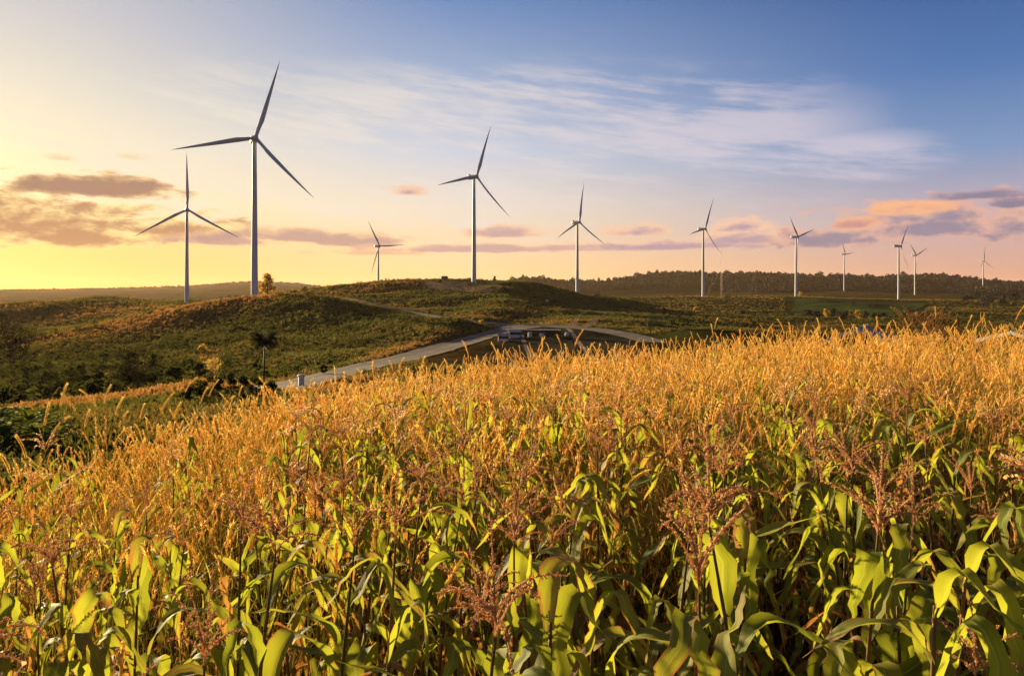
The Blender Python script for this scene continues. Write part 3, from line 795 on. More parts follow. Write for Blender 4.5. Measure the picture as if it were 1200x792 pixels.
def tree_arrays(rng, h, cr, trunk=.35, nl=9, n=900, leaf=.5, spread=1.0, lean=(0, 0)):
    """trunk with limbs, crown of clumps"""
    z0 = h * trunk; ch = h - z0
    lobes = []
    for i in range(nl):
        a, s = rng.uniform(0, 2 * math.pi), rng.uniform(0, 1)
        zz = z0 + ch * (.12 + .72 * s); rr = cr * spread * rng.uniform(.25, .75) * math.sin(math.pi * (.22 + .66 * s))
        q = rng.uniform(.30, .52) * cr
        lobes.append((rr * math.cos(a) + lean[0] * zz, rr * math.sin(a) + lean[1] * zz, zz, q, q * rng.uniform(.6, .9)))
    lobes.append((lean[0] * h, lean[1] * h, h - .35 * cr, .4 * cr, .36 * cr))
    g = G(); t0 = np.array([0, 0, -.4]); top = np.array([lean[0] * z0 * 1.2, lean[1] * z0 * 1.2, z0 + ch * .25])
    add_tube(g, [t0, t0 * .5 + top * .5 + rng.normal(0, .02 * h, 3) * [1, 1, 0], top], np.array([.030, .022, .014]) * h, 8)
    for l in lobes:
        e = np.array(l[:3]); s0 = t0 + (top - t0) * rng.uniform(.6, 1.0)
        add_tube(g, [s0, (s0 + e) * .5 + [0, 0, -.04 * h], e], np.array([.011, .008, .003]) * h, 5)
    f = G(); C = crown_pts(rng, lobes, n); V, Q = leaves(rng, C, leaf); f.add(V, Q)
    return g.arr(), f.arr()

def plant_tree(name, label, cat, loc, seed, h, cr, fol='fol', group=None, sink=.2, parts=('trunk', 'crown'), **k):
    rng = np.random.default_rng(seed); tr, cr_ = tree_arrays(rng, h, cr, **k)
    root = empty(name, (loc[0], loc[1], loc[2] - sink)); tag(root, label, cat, group)
    link(parts[0], mesh(parts[0], tr, M['bark']), root); link(parts[1], mesh(parts[1], cr_, M[fol], False), root)
    return root
def hpx(d, n): return n * d / F

p = hit(313, 344.5, 300)
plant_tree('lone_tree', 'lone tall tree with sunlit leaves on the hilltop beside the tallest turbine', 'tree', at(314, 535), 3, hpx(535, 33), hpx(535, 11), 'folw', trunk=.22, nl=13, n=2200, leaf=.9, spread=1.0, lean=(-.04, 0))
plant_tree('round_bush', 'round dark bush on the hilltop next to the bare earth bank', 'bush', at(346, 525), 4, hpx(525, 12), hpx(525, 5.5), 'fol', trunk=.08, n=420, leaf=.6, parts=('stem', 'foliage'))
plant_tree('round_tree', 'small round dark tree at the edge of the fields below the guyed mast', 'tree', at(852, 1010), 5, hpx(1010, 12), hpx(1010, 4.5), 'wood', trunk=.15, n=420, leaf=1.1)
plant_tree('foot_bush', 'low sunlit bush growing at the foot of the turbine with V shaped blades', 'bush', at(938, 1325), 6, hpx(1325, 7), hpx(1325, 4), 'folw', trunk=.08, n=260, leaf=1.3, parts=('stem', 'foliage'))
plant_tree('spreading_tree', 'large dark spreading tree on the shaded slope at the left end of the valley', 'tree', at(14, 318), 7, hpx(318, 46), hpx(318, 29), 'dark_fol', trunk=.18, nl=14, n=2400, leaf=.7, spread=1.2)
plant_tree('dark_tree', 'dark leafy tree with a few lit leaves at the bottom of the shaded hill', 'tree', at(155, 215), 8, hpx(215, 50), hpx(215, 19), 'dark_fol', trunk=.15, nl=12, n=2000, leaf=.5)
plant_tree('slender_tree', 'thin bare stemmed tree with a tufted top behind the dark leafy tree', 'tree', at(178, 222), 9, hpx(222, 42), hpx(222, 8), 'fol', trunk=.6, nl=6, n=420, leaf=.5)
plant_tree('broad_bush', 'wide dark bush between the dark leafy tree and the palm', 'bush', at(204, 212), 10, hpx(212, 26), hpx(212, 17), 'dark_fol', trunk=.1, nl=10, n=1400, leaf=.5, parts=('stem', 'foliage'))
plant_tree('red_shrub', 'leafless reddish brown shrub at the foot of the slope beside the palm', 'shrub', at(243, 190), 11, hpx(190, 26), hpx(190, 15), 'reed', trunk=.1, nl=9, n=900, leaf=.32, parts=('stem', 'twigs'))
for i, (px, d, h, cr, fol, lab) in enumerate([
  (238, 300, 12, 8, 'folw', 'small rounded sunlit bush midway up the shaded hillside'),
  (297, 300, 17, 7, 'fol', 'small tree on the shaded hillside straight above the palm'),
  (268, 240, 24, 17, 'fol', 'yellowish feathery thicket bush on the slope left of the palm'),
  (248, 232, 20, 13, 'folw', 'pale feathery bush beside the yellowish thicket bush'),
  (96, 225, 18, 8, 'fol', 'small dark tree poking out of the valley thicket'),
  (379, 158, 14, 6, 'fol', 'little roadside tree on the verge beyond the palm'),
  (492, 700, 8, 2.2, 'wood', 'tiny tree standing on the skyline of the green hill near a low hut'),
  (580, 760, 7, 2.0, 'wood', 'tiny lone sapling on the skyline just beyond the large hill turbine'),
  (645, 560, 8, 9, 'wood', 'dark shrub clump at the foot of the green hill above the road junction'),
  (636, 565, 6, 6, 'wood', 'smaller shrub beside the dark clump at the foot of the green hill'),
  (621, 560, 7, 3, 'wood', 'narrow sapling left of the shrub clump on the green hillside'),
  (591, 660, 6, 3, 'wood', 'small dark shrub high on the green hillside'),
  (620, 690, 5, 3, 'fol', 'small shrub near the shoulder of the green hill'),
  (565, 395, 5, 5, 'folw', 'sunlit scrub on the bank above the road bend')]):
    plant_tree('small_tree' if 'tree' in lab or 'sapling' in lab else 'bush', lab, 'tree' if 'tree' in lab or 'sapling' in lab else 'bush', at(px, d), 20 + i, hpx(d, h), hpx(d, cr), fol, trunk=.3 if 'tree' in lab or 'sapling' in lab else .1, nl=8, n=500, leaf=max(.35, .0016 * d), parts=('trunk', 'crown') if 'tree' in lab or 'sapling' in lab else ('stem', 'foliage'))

# valley thicket: individual bushes
rng = np.random.default_rng(77)
where = ['at the left end of the valley', 'under the large spreading tree', 'in the middle of the dark valley', 'left of the dark leafy tree', 'below the dark leafy tree', 'towards the palm']
kinds = ['dark low', 'tall feathery dark green', 'wide olive green', 'small rounded']
seen = {}
for i in range(46):
    px = -40 + i * 6.3 + rng.uniform(-4, 4); d = rng.uniform(165, 245)
    kd = int(rng.integers(0, 4)); h = [16, 34, 26, 20][kd] * rng.uniform(.8, 1.2); cr = [14, 13, 18, 11][kd] * rng.uniform(.8, 1.2)
    w_ = where[int(np.clip((px + 40) // 48, 0, 5))]; dp = 'thicket front' if d < 200 else 'thicket back'
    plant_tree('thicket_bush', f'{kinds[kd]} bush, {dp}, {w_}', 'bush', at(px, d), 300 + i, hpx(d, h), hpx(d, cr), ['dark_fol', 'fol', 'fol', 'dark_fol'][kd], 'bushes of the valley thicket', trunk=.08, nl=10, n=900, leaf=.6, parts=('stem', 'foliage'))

# palm
def frond(rng, L, el, droop):
    g = G(); n = 14; P = []; a = el; p = np.zeros(2)
    for i in range(n):
        P.append((p[0], 0, p[1])); a -= droop / n * (.5 + i / n); p = p + np.array([math.cos(a), math.sin(a)]) * L / n
    P = np.array(P); add_tube(g, P, np.linspace(.05, .012, n), 4)
    V, Q = [], []
    for i in range(2, n):
        for f in (0, .5):
            q = P[i] * (1 - f) + P[i - 1] * f; ll = L * .36 * math.sin(math.pi * min(1, (i - f) / n * .85 + .15)) * rng.uniform(.8, 1.1)
            for s in (-1, 1):
                t = np.array([.55, s * .75, -.45 + rng.uniform(-.12, .12)]) * ll; w = .10
                k = len(V); V += [q + [-w, 0, 0], q + t * .5 + [-w * 1.2, 0, .12 * ll], q + t, q + t * .5 + [w * 1.2, 0, .12 * ll]]; Q.append((k, k + 1, k + 2, k + 3))
    g.add(V, Q); return g.arr()
def palm(label, loc, h, L, nf, seed, group=None):
    rng = np.random.default_rng(seed); root = empty('palm_tree', (loc[0], loc[1], loc[2] - .2)); tag(root, label, 'palm', group)
    g = G(); add_tube(g, [(0, 0, 0), (.05 * h * .3, 0, h * .5), (.02 * h, .0, h)], np.array([.22, .16, .15]) * (h / 8), 10)
    link('trunk', mesh('trunk', g.arr(), M['bark']), root)
    var = [mesh('frond', frond(rng, L, R(e), R(dr)), M['palm'], False) for e, dr in ((70, 90), (45, 95), (15, 80), (-15, 60))]
    for i in range(nf):
        o = link('frond', var[i % 4], root); o.location = (.02 * h, 0, h - .05); o.rotation_euler = (0, 0, i * 2.4 + rng.uniform(-.2, .2)); o.scale = (rng.uniform(.85, 1.1),) * 3
palm('tall palm with a round crown of fronds standing by the road below the hill', at(309, 150), hpx(150, 50), hpx(150, 20), 40, 5)
palm('short palm half sunk in the dark valley thicket', at(176, 240), hpx(240, 26), hpx(240, 11), 14, 6)

# shrub rows and clumps of the right-hand fields
rng = np.random.default_rng(78)
for i in range(11):
    px = 948 + i * 9.5 + rng.uniform(-2, 2); d = 640 + rng.uniform(-12, 12)
    q = ['first', 'second', 'third', 'fourth', 'fifth', 'sixth', 'seventh', 'eighth', 'ninth', 'tenth', 'last'][i]
    fol = 'folw' if i in (2, 5, 6) else 'wood'
    plant_tree('hedge_bush', f'{q} bush from the left in the hedge below the dark green crop field', 'bush', at(px, d), 500 + i, hpx(d, rng.uniform(7, 12)), hpx(d, rng.uniform(5, 8)), fol, 'hedge bushes below the crop field', trunk=.08, nl=7, n=420, leaf=1.0, parts=('stem', 'foliage'))
cl = [(1142, 1150, 15, 9), (1152, 1120, 19, 11), (1164, 1130, 17, 11), (1176, 1100, 14, 9), (1190, 1110, 18, 10), (1202, 1120, 15, 9), (1156, 1080, 11, 8), (1133, 1160, 9, 6)]
cn = ['leftmost tall', 'tallest', 'broad', 'lower', 'second tallest', 'outermost', 'front low', 'small outlying']
for i, (px, d, h, cr) in enumerate(cl):
    plant_tree('clump_tree', f'{cn[i]} dark tree of the clump below the most distant turbine', 'tree', at(px, d), 520 + i, hpx(d, h), hpx(d, cr), 'wood', 'dark tree clump at the edge of the right fields', trunk=.15, nl=9, n=600, leaf=1.4)
for i, (px, d, lab) in enumerate([(700, 900, 'small dark bush at the far edge of the mid fields below the wooded ridge'), (735, 700, 'row end bush on the field boundary right of the green hill'), (778, 720, 'dark bush on the track bank between the mid fields'),
      (815, 760, 'low olive bush on the slope below the guyed mast'), (870, 700, 'lone bush in the rough pasture'), (905, 850, 'small bush at the corner of the dark green crop field'), (1000, 1000, 'small bush inside the far edge of the crop field'), (1110, 900, 'lone bush in the pasture right of the crop field'), (1075, 720, 'sunlit bush on the pasture ridge below the crop field turbine')]):
    plant_tree('pasture_bush', lab, 'bush', at(px, d), 560 + i, hpx(d, 7), hpx(d, 5), 'folw' if 'sunlit' in lab or 'olive' in lab else 'wood', 'scattered bushes of the right fields', trunk=.08, nl=6, n=300, leaf=1.0, parts=('stem', 'foliage'))

# broad-leaved plants and shrubs on the slope beyond the left edge of the maize
def broad_plant(rng, nl, L, W):
    g = G()
    for i in range(nl):
        az_ = i * 2.4 + rng.uniform(-.3, .3); el = rng.uniform(.4, 1.3); l = L * rng.uniform(.7, 1.1); n = 8; p = np.array([0., 0.]); a = el; P = []
        for k in range(n + 1):
            P.append(p.copy()); a -= rng.uniform(.12, .2); p = p + np.array([math.cos(a), math.sin(a)]) * l / n
        V, Q, U = [], [], []
        for k, q in enumerate(P):
            s = k / n; w = W * .5 * math.sin(math.pi * min(1, .06 + s * .93)) ** .7 if s > .2 else .015
            for u in (-1, 0, 1):
                x, y, z = q[0], u * w, q[1] + abs(u) * w * .3
                V.append((x * math.cos(az_) - y * math.sin(az_), x * math.sin(az_) + y * math.cos(az_), z)); U.append((u, s))
            if k: b = 3 * k; Q += [(b - 3, b - 2, b + 1, b), (b - 2, b - 1, b + 2, b + 1)]
        g.add(V, Q, None, U)
    return g.arr()
rng = np.random.default_rng(80)
for i in range(24):
    px = -25 + i * 4.0 + rng.uniform(-6, 6); d = rng.uniform(40, 60); p = at(px, d)
    root = empty('broad_leaved_plant', p, rng.uniform(0, 6)); hh = rng.uniform(1.2, 1.9)
    dk = ['with wide glossy leaves', 'with upright leaves', 'with drooping leaves'][i % 3]; dd = 'nearer' if d < 48 else 'further'
    tag(root, f'{dd} green plant {dk} on the slope beyond the maize' if px < 40 else f'{dd} green plant {dk} next to the bare soil patch', 'plant', 'broad leaved plants beyond the field')
    g = G(); add_tube(g, [(0, 0, 0), (0, 0, hh * .4)], .05, 6); link('stem', mesh('stem', g.arr(), M['stalk']), root)
    q = link('foliage', mesh('foliage', broad_plant(rng, 11, hh, hh * .22), M['big']), root); q.location = (0, 0, hh * .35)
shr = [(232, 92, 17), (246, 96, 20), (258, 90, 22), (271, 95, 24), (284, 92, 22), (296, 97, 20), (307, 94, 18), (222, 88, 12), (318, 98, 14)]
sn = ['leftmost but one', 'olive', 'broad', 'tallest', 'rounded', 'pale', 'upright', 'leftmost low', 'rightmost low']
for i, (px, d, h) in enumerate(shr):
    plant_tree('roadside_shrub', f'{sn[i]} dark green shrub in the row beside the road below the palm', 'shrub', at(px, d), 600 + i, hpx(d, h) + .8, hpx(d, 11), 'fol', 'roadside shrubs below the palm', trunk=.08, nl=8, n=900, leaf=.22, parts=('stem', 'foliage'))

# far woodland on the ridge
rng = np.random.default_rng(81)
tm = []
for i in range(5):
    h = rng.uniform(13, 20); tr, cr_ = tree_arrays(rng, h, h * rng.uniform(.42, .58), trunk=.08, nl=8, n=110, leaf=4.0); tm.append(cr_)
N = 17000; px = rng.uniform(560, 1330, N); d = rng.uniform(2250, 3420, N) ; X = (px - HX) / F * d
keep = (fbm(X / 260, d / 260, 12, 3) + .75 * sstep(2350, 2900, d) > .06); X, d = X[keep], d[keep]
z = ground(X, d) - 1.5
a = scatter(tm, np.column_stack([X, d, z]), rng.uniform(0, 6.3, len(X)), np.clip(np.exp(rng.normal(-.25, .30, len(X))), .4, 1.7), rng=rng)
tag(link('forest', mesh('forest', a, M['wood'], False)), 'dark woodland covering the ridge on the horizon', 'woodland', kind='stuff')
N = 5000; px = rng.uniform(-120, 560, N); d = rng.uniform(6800, 8600, N); X = (px - HX) / F * d
a = scatter(tm, np.column_stack([X, d, ground(X, d) - 3]), rng.uniform(0, 6.3, N), rng.uniform(1.0, 2.0, N), rng=rng)
tag(link('far_forest', mesh('far_forest', a, M['wood'], False)), 'hazy woodland along the distant ridge at the left horizon', 'woodland', kind='stuff')

# grass tufts over the hills
def tuft(rng, n, h, w, spread):
    az_ = rng.uniform(0, 6.3, n); le = rng.uniform(.1, .75, n); hh = h * rng.uniform(.55, 1.15, n); r0 = rng.uniform(0, spread, n); aa = rng.uniform(0, 6.3, n)
    bx, by = r0 * np.cos(aa), r0 * np.sin(aa); dx, dy = np.cos(az_), np.sin(az_); ww = w * rng.uniform(.6, 1.2, n)
    V = np.stack([np.stack([bx - dy * ww, by + dx * ww, 0 * bx - .05], 1), np.stack([bx + dy * ww, by - dx * ww, 0 * bx - .05], 1),
                  np.stack([bx + dx * le * hh * .35 + dy * ww * .8, by + dy * le * hh * .35 - dx * ww * .8, hh * .65], 1), np.stack([bx + dx * le * hh * .8, by + dy * le * hh * .8, hh * .95], 1)], 1).reshape(-1, 3)
    g = G(); g.add(V, np.arange(4 * n).reshape(-1, 4), None, np.tile([[0, 0], [0, 0], [0, .6], [0, 1]], (n, 1))); return g.arr()
rng = np.random.default_rng(82)
tt = [tuft(rng, 9, 1.0, .10, .5) for _ in range(7)]
def spread_tufts(name, label, n, pxr, dr, size, dadd=0.0, mask=None):
    px = rng.uniform(*pxr, n); d = np.exp(rng.uniform(math.log(dr[0]), math.log(dr[1]), n)); X = (px - HX) / F * d
    ok = dist_road(X, d) > np.interp(d, [120, 200, 300, 420], [6.0, 7.2, 10, 9])
    cr_ = np.interp(px, PXT, np.exp(LD[:, 2])); ok &= d > cr_ + 3
    if mask is not None: ok &= mask(px, d, X)
    cn_ = fbm(X / 22, d / 22, 41, 3); ok &= (rng.uniform(-.5, .5, n) * .9 < cn_ + .22)
    px, X, d = px[ok], X[ok], d[ok]
    z = np.concatenate([ground(X[i:i + 30000], d[i:i + 30000]) for i in range(0, len(X), 30000)])
    s = size(d) * np.exp(rng.normal(0, .32, len(X)))
    a = scatter(tt, np.column_stack([X, d, z]), rng.uniform(0, 6.3, len(X)), np.column_stack([s * 1.15, s * 1.15, s * .8]), dry=dry_and_sunlit_at(X, d) + dadd + .12 * rng.normal(size=len(X)), rng=rng)
    tag(link(name, mesh(name, a, M['tuft'], False)), label, 'grass', kind='stuff')
RPX = HX + F * ROAD_MAIN[:, 0] / ROAD_MAIN[:, 1]
def notfield(px, d, X):
    f1 = (px > 500) & (px < 768) & (d > 180) & (d < np.interp(px, RPX, ROAD_MAIN[:, 1]) - 6)
    f2 = (px > 920) & (px < 1085) & (d > 760) & (d < 1260)
    return ~(f1 | f2)
sb = []
for i in range(6):
    h = rng.uniform(1.4, 2.6); sb.append(tree_arrays(rng, h, h * rng.uniform(.5, .8), trunk=.05, nl=6, n=70, leaf=.42)[1])
N = 4200; px = rng.uniform(-120, 480, N); d = np.exp(rng.uniform(math.log(165), math.log(620), N)); X = (px - HX) / F * d
low = 1 - sstep(230, 420, d)
ok = (rng.uniform(-.35, .75, N) < .75 * fbm(X / 38, d / 38, 91, 3) - .16 + .50 * low * (1 - sstep(260, 380, px))) & (dist_road(X, d) > np.where(d > 340, 22, 15))
X, d = X[ok], d[ok]
a = scatter(sb, np.column_stack([X, d, ground(X, d) - .3]), rng.uniform(0, 6.3, len(X)), np.exp(rng.normal(-.05, .4, len(X))), rng=rng)
tag(link('hill_scrub', mesh('hill_scrub', a, M['fol'], False)), 'low dark scrub spread over the shaded hillside and valley', 'scrub', kind='stuff')
print('scrub', len(X))
spread_tufts('slope_grass', 'rough grass on the near slope and along the road', 30000, (-60, 480), (15, 165), lambda d: .30 + .0026 * d, .0)
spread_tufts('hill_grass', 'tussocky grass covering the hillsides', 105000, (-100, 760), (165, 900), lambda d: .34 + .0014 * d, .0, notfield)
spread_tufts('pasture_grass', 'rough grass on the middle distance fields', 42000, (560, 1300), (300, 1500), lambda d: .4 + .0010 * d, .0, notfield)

# ================================================================== buildings and roadside things
def gable_shed(name, label, loc, rz, L, W, H, rise, roofm='roof', over=.35, open_=True):
    root = empty(name, loc, rz); tag(root, label, 'shed')
    g = G(); s = math.hypot(W / 2 + over, rise * (1 + 2 * over / W)); nx = 40
    for sx in (-1, 1):
        e = W / 2 + over; ze = H - rise * 2 * over / W; th = .05
        V = []; U = []
        for zz in (0, th):
            V += [(0, -L / 2 - over, H + rise + zz), (0, L / 2 + over, H + rise + zz), (sx * e, L / 2 + over, ze + zz), (sx * e, -L / 2 - over, ze + zz)]; U += [(0, 0), (L, 0), (L, 1), (0, 1)]
        g.add(V, [[0, 1, 2, 3], [7, 6, 5, 4], [0, 3, 7, 4], [1, 5, 6, 2], [3, 2, 6, 7]], None, U)
    ro = link('roof', mesh('roof', g.arr(), M[roofm], False), root)
    g = G(); add_tube(g, [(0, -L / 2 - over, H + rise + .07), (0, L / 2 + over, H + rise + .07)], .09, 6); link('ridge_cap', mesh('ridge_cap', g.arr(), M['grey']), ro)
    for sx in (-1, 1):
        g = G(); e = W / 2 + over; ze = H - rise * 2 * over / W
        V = [(0, -L / 2 - over - .06, H + rise + .10), (sx * e, -L / 2 - over - .06, ze + .10), (sx * e, -L / 2 - over - .06, ze - .18), (0, -L / 2 - over - .06, H + rise - .18)]
        V += [(x, y + .04, z) for x, y, z in V]
        g.add(V, [[0, 1, 2, 3], [7, 6, 5, 4], [0, 4, 5, 1], [3, 2, 6, 7], [1, 5, 6, 2]]); link('barge_board', mesh('barge_board', g.arr(), M['wall'], False), ro)
    for sx in (-1, 1):
        for k in range(3):
            g = G(); add_box(g, (sx * (W / 2 - .1), -L / 2 + .1 + k * (L - .2) / 2, H / 2 - .3), (.16, .16, H + .5)); link('post', mesh('post', g.arr(), M['darkwood']), root)
    g = G(); add_box(g, (0, L / 2 - .15, H * .5), (W - .3, .08, H)); add_box(g, (W / 2 - .25, 0, H * .4), (.08, L - .4, H * .8)); link('wall', mesh('wall', g.arr(), M['darkwood']), root)
    return root
# open shed beyond the crest of the maize
p = at(1022, 62); top = EYE - (386 - HY) / F * 62
gable_shed('open_shed', 'open sided shed with a bluish metal roof and pale roof edge, beyond the maize', (p.x + .6, p.y + 3, p.z), R(-30), 5.5, 5.6, top - p.z - 1.1, 1.1, over=.4)
p = at(1205, 66); top = EYE - (388 - HY) / F * 66
gable_shed('low_shed', 'low shed with a pale roof at the right edge beyond the maize', (p.x + 1.2, p.y, p.z), R(-62), 8, 6, top - p.z - .8, .8, over=.4)

def lean_hut(label, px, py, w, dpt, h, rz, roofm):
    p = hit(px, py, 100); root = empty('roadside_hut', p, rz); tag(root, label, 'hut', 'huts beside the road junction')
    g = G(); V = [(-w / 2 - .3, -dpt / 2 - .5, h), (w / 2 + .3, -dpt / 2 - .5, h), (w / 2 + .3, dpt / 2 + .3, h + .75), (-w / 2 - .3, dpt / 2 + .3, h + .75)]
    V += [(x, y, z + .07) for x, y, z in V]
    g.add(V, [[3, 2, 1, 0], [4, 5, 6, 7], [0, 1, 5, 4], [1, 2, 6, 5], [2, 3, 7, 6], [3, 0, 4, 7]], None, [(0, 0), (w, 0), (w, 1), (0, 1)] * 2); link('roof', mesh('roof', g.arr(), M[roofm], False), root)
    g = G(); add_box(g, (0, dpt / 2 - .1, h / 2), (w - .2, .1, h + .4)); add_box(g, (-w / 2 + .1, .1, h / 2 - .15), (.1, dpt - .3, h)); add_box(g, (w / 2 - .1, .1, h / 2 - .15), (.1, dpt - .3, h)); link('wall', mesh('wall', g.arr(), M['darkwood'], False), root)
    g = G(); add_box(g, (0, -dpt / 2 + .5, h * .3), (w - .5, .12, h * .5)); link('counter', mesh('counter', g.arr(), M['wall'], False), root)
    for sx in (-1, 1):
        g = G(); add_box(g, (sx * (w / 2 - .1), -dpt / 2, h / 2 - .2), (.13, .13, h + .4)); link('post', mesh('post', g.arr(), M['darkwood'], False), root)
lean_hut('small hut with a bright bluish roof at the edge of the ploughed field', 590, 400, 3.9, 3.0, 1.9, R(6), 'roof')
lean_hut('small hut with a duller grey roof nearer the junction', 603.5, 396, 4.3, 3.2, 2.2, R(4), 'rust')
# low brick stall row by the junction
p = hit(632, 391, 100); root = empty('brick_stall', p, R(-3)); tag(root, 'long low brick stall with a flat pale roof beside the road junction', 'stall')
g = G(); add_box(g, (0, 1.2, .5), (15, .25, 1.6)); add_box(g, (-7.4, 0, .5), (.25, 2.2, 1.6)); add_box(g, (7.4, 0, .5), (.25, 2.2, 1.6)); add_box(g, (1, 0, .5), (.25, 2.2, 1.6)); link('wall', mesh('wall', g.arr(), M['brick'], False), root)
g = G(); add_box(g, (0, 0, 1.37), (16, 3.4, .12)); link('roof', mesh('roof', g.arr(), M['rust'], False), root)
for x in (-5, -1.5, 2.5, 5.5):
    g = G(); add_box(g, (x, -1.3, .45), (.14, .14, 1.7)); link('post', mesh('post', g.arr(), M['darkwood'], False), root)
for x in (-3.6, .4):
    g = G(); add_box(g, (x, .0, 1.46), (.7, 3.2, .05)); link('roof_panel', mesh('roof_panel', g.arr(), M['wall'], False), root)
def tank(px, py, r, h, label):
    root = empty('water_tank', hit(px, py, 100)); tag(root, label, 'tank', 'white tanks by the road junction')
    g = G(); prof = [(.02, 0), (r, 0)]
    for k in range(5): prof += [(r, .02 + h * k / 5), (r * 1.05, h * (k + .3) / 5), (r * 1.05, h * (k + .6) / 5), (r, h * (k + .9) / 5)]
    prof += [(r * .8, h * 1.08), (.35 * r, h * 1.16)]; add_lathe(g, prof, 20); link('body', mesh('body', g.arr(), M['wall']), root)
    g = G(); add_lathe(g, [(.36 * r, h * 1.14), (.36 * r, h * 1.22), (.02, h * 1.25)], 16); link('lid', mesh('lid', g.arr(), M['grey']), root)
tank(621, 395, .75, 1.5, 'white ribbed water tank at the near end of the brick stall')
tank(635, 394.5, .85, 1.0, 'squat white water tank in front of the middle of the brick stall')
tank(664.5, 393.5, .8, 1.0, 'white water tank standing alone at the top of the pale field track')
# white roadside pillar
p = at(353, 124); root = empty('roadside_pillar', p, R(20)); hh = max(1.9, EYE - (443 - HY) / F * 124 - p.z)
tag(root, 'white concrete pillar with a wider cap at the near end of the road', 'pillar')
g = G(); add_box(g, (0, 0, hh * .43), (.85, .85, hh * .86 + .3), taper=.94); link('shaft', mesh('shaft', g.arr(), M['wall'], False), root)
g = G(); add_box(g, (0, 0, hh * .9), (1.1, 1.1, hh * .12)); add_box(g, (0, 0, hh * .985), (.9, .9, hh * .05), taper=.6); link('cap', mesh('cap', g.arr(), M['wall'], False), root)
# hut on the skyline
p = at(521, 775); root = empty('hilltop_hut', p); tag(root, 'tiny low hut on the skyline of the green hill', 'hut')
g = G(); add_box(g, (0, 0, 1.2), (6, 4, 2.8)); link('wall', mesh('wall', g.arr(), M['darkwood'], False), root)
g = G(); add_box(g, (0, 0, 2.9), (7.5, 5.5, .8), taper=.55); link('roof', mesh('roof', g.arr(), M['rust'], False), root)
# ================================================================== maize
def corn_leaf(rng, L, W, a0, bend, at_, sharp, nseg, nac, fold, wav, twist, curl=0.0):
    """a blade rising from the stalk, arching over and hanging; local +X is outwards"""
    s = np.linspace(0, 1, nseg + 1)
    g_ = 1 / (1 + np.exp(-(s - at_) / sharp)); g_ = (g_ - g_[0]) / (g_[-1] - g_[0])
    ang = a0 - bend * g_ + curl * np.sin(s * 5 + rng.uniform(0, 6)) * .25
    dl = L / nseg; x = np.concatenate([[0], np.cumsum(np.cos(ang[:-1]) * dl)]); z = np.concatenate([[0], np.cumsum(np.sin(ang[:-1]) * dl)])
    side = np.cumsum(rng.normal(0, .018, nseg + 1)) * L
    w = W * np.minimum(1, (.30 + .7 * (s / .22) ** .8)) * np.clip(1 - s ** 2.6, 0, 1) ** .85; w[-1] = .002
    us = np.linspace(-1, 1, nac); ph = rng.uniform(0, 6, 2); fr = rng.uniform(9, 16)
    tw = twist * s ** 1.5
    V, U = [], []
    for i in range(nseg + 1):
        nrm = np.array([-math.sin(ang[i]), 0, math.cos(ang[i])]); lat = np.array([0, 1.0, 0])
        c, s_ = math.cos(tw[i]), math.sin(tw[i]); l2 = lat * c + nrm * s_; n2 = nrm * c - lat * s_
        f = fold * (1.15 - .8 * s[i])
        for u in us:
            wob = wav * w[i] * math.sin(fr * s[i] + ph[0 if u < 0 else 1]) * u * u
            V.append(np.array([x[i], side[i], z[i]]) + l2 * (u * w[i] * .5 * math.cos(f)) + n2 * (abs(u) * w[i] * .5 * math.sin(f) + wob)); U.append((u, s[i]))
    i, j = np.meshgrid(np.arange(nseg), np.arange(nac - 1), indexing='ij')
    Q = np.stack([i * nac + j, i * nac + j + 1, (i + 1) * nac + j + 1, (i + 1) * nac + j], 2).reshape(-1, 4)
    return np.array(V), Q, np.array(U)

def rotz(V, a):
    c, s = math.cos(a), math.sin(a); return np.column_stack([V[:, 0] * c - V[:, 1] * s, V[:, 0] * s + V[:, 1] * c, V[:, 2]])

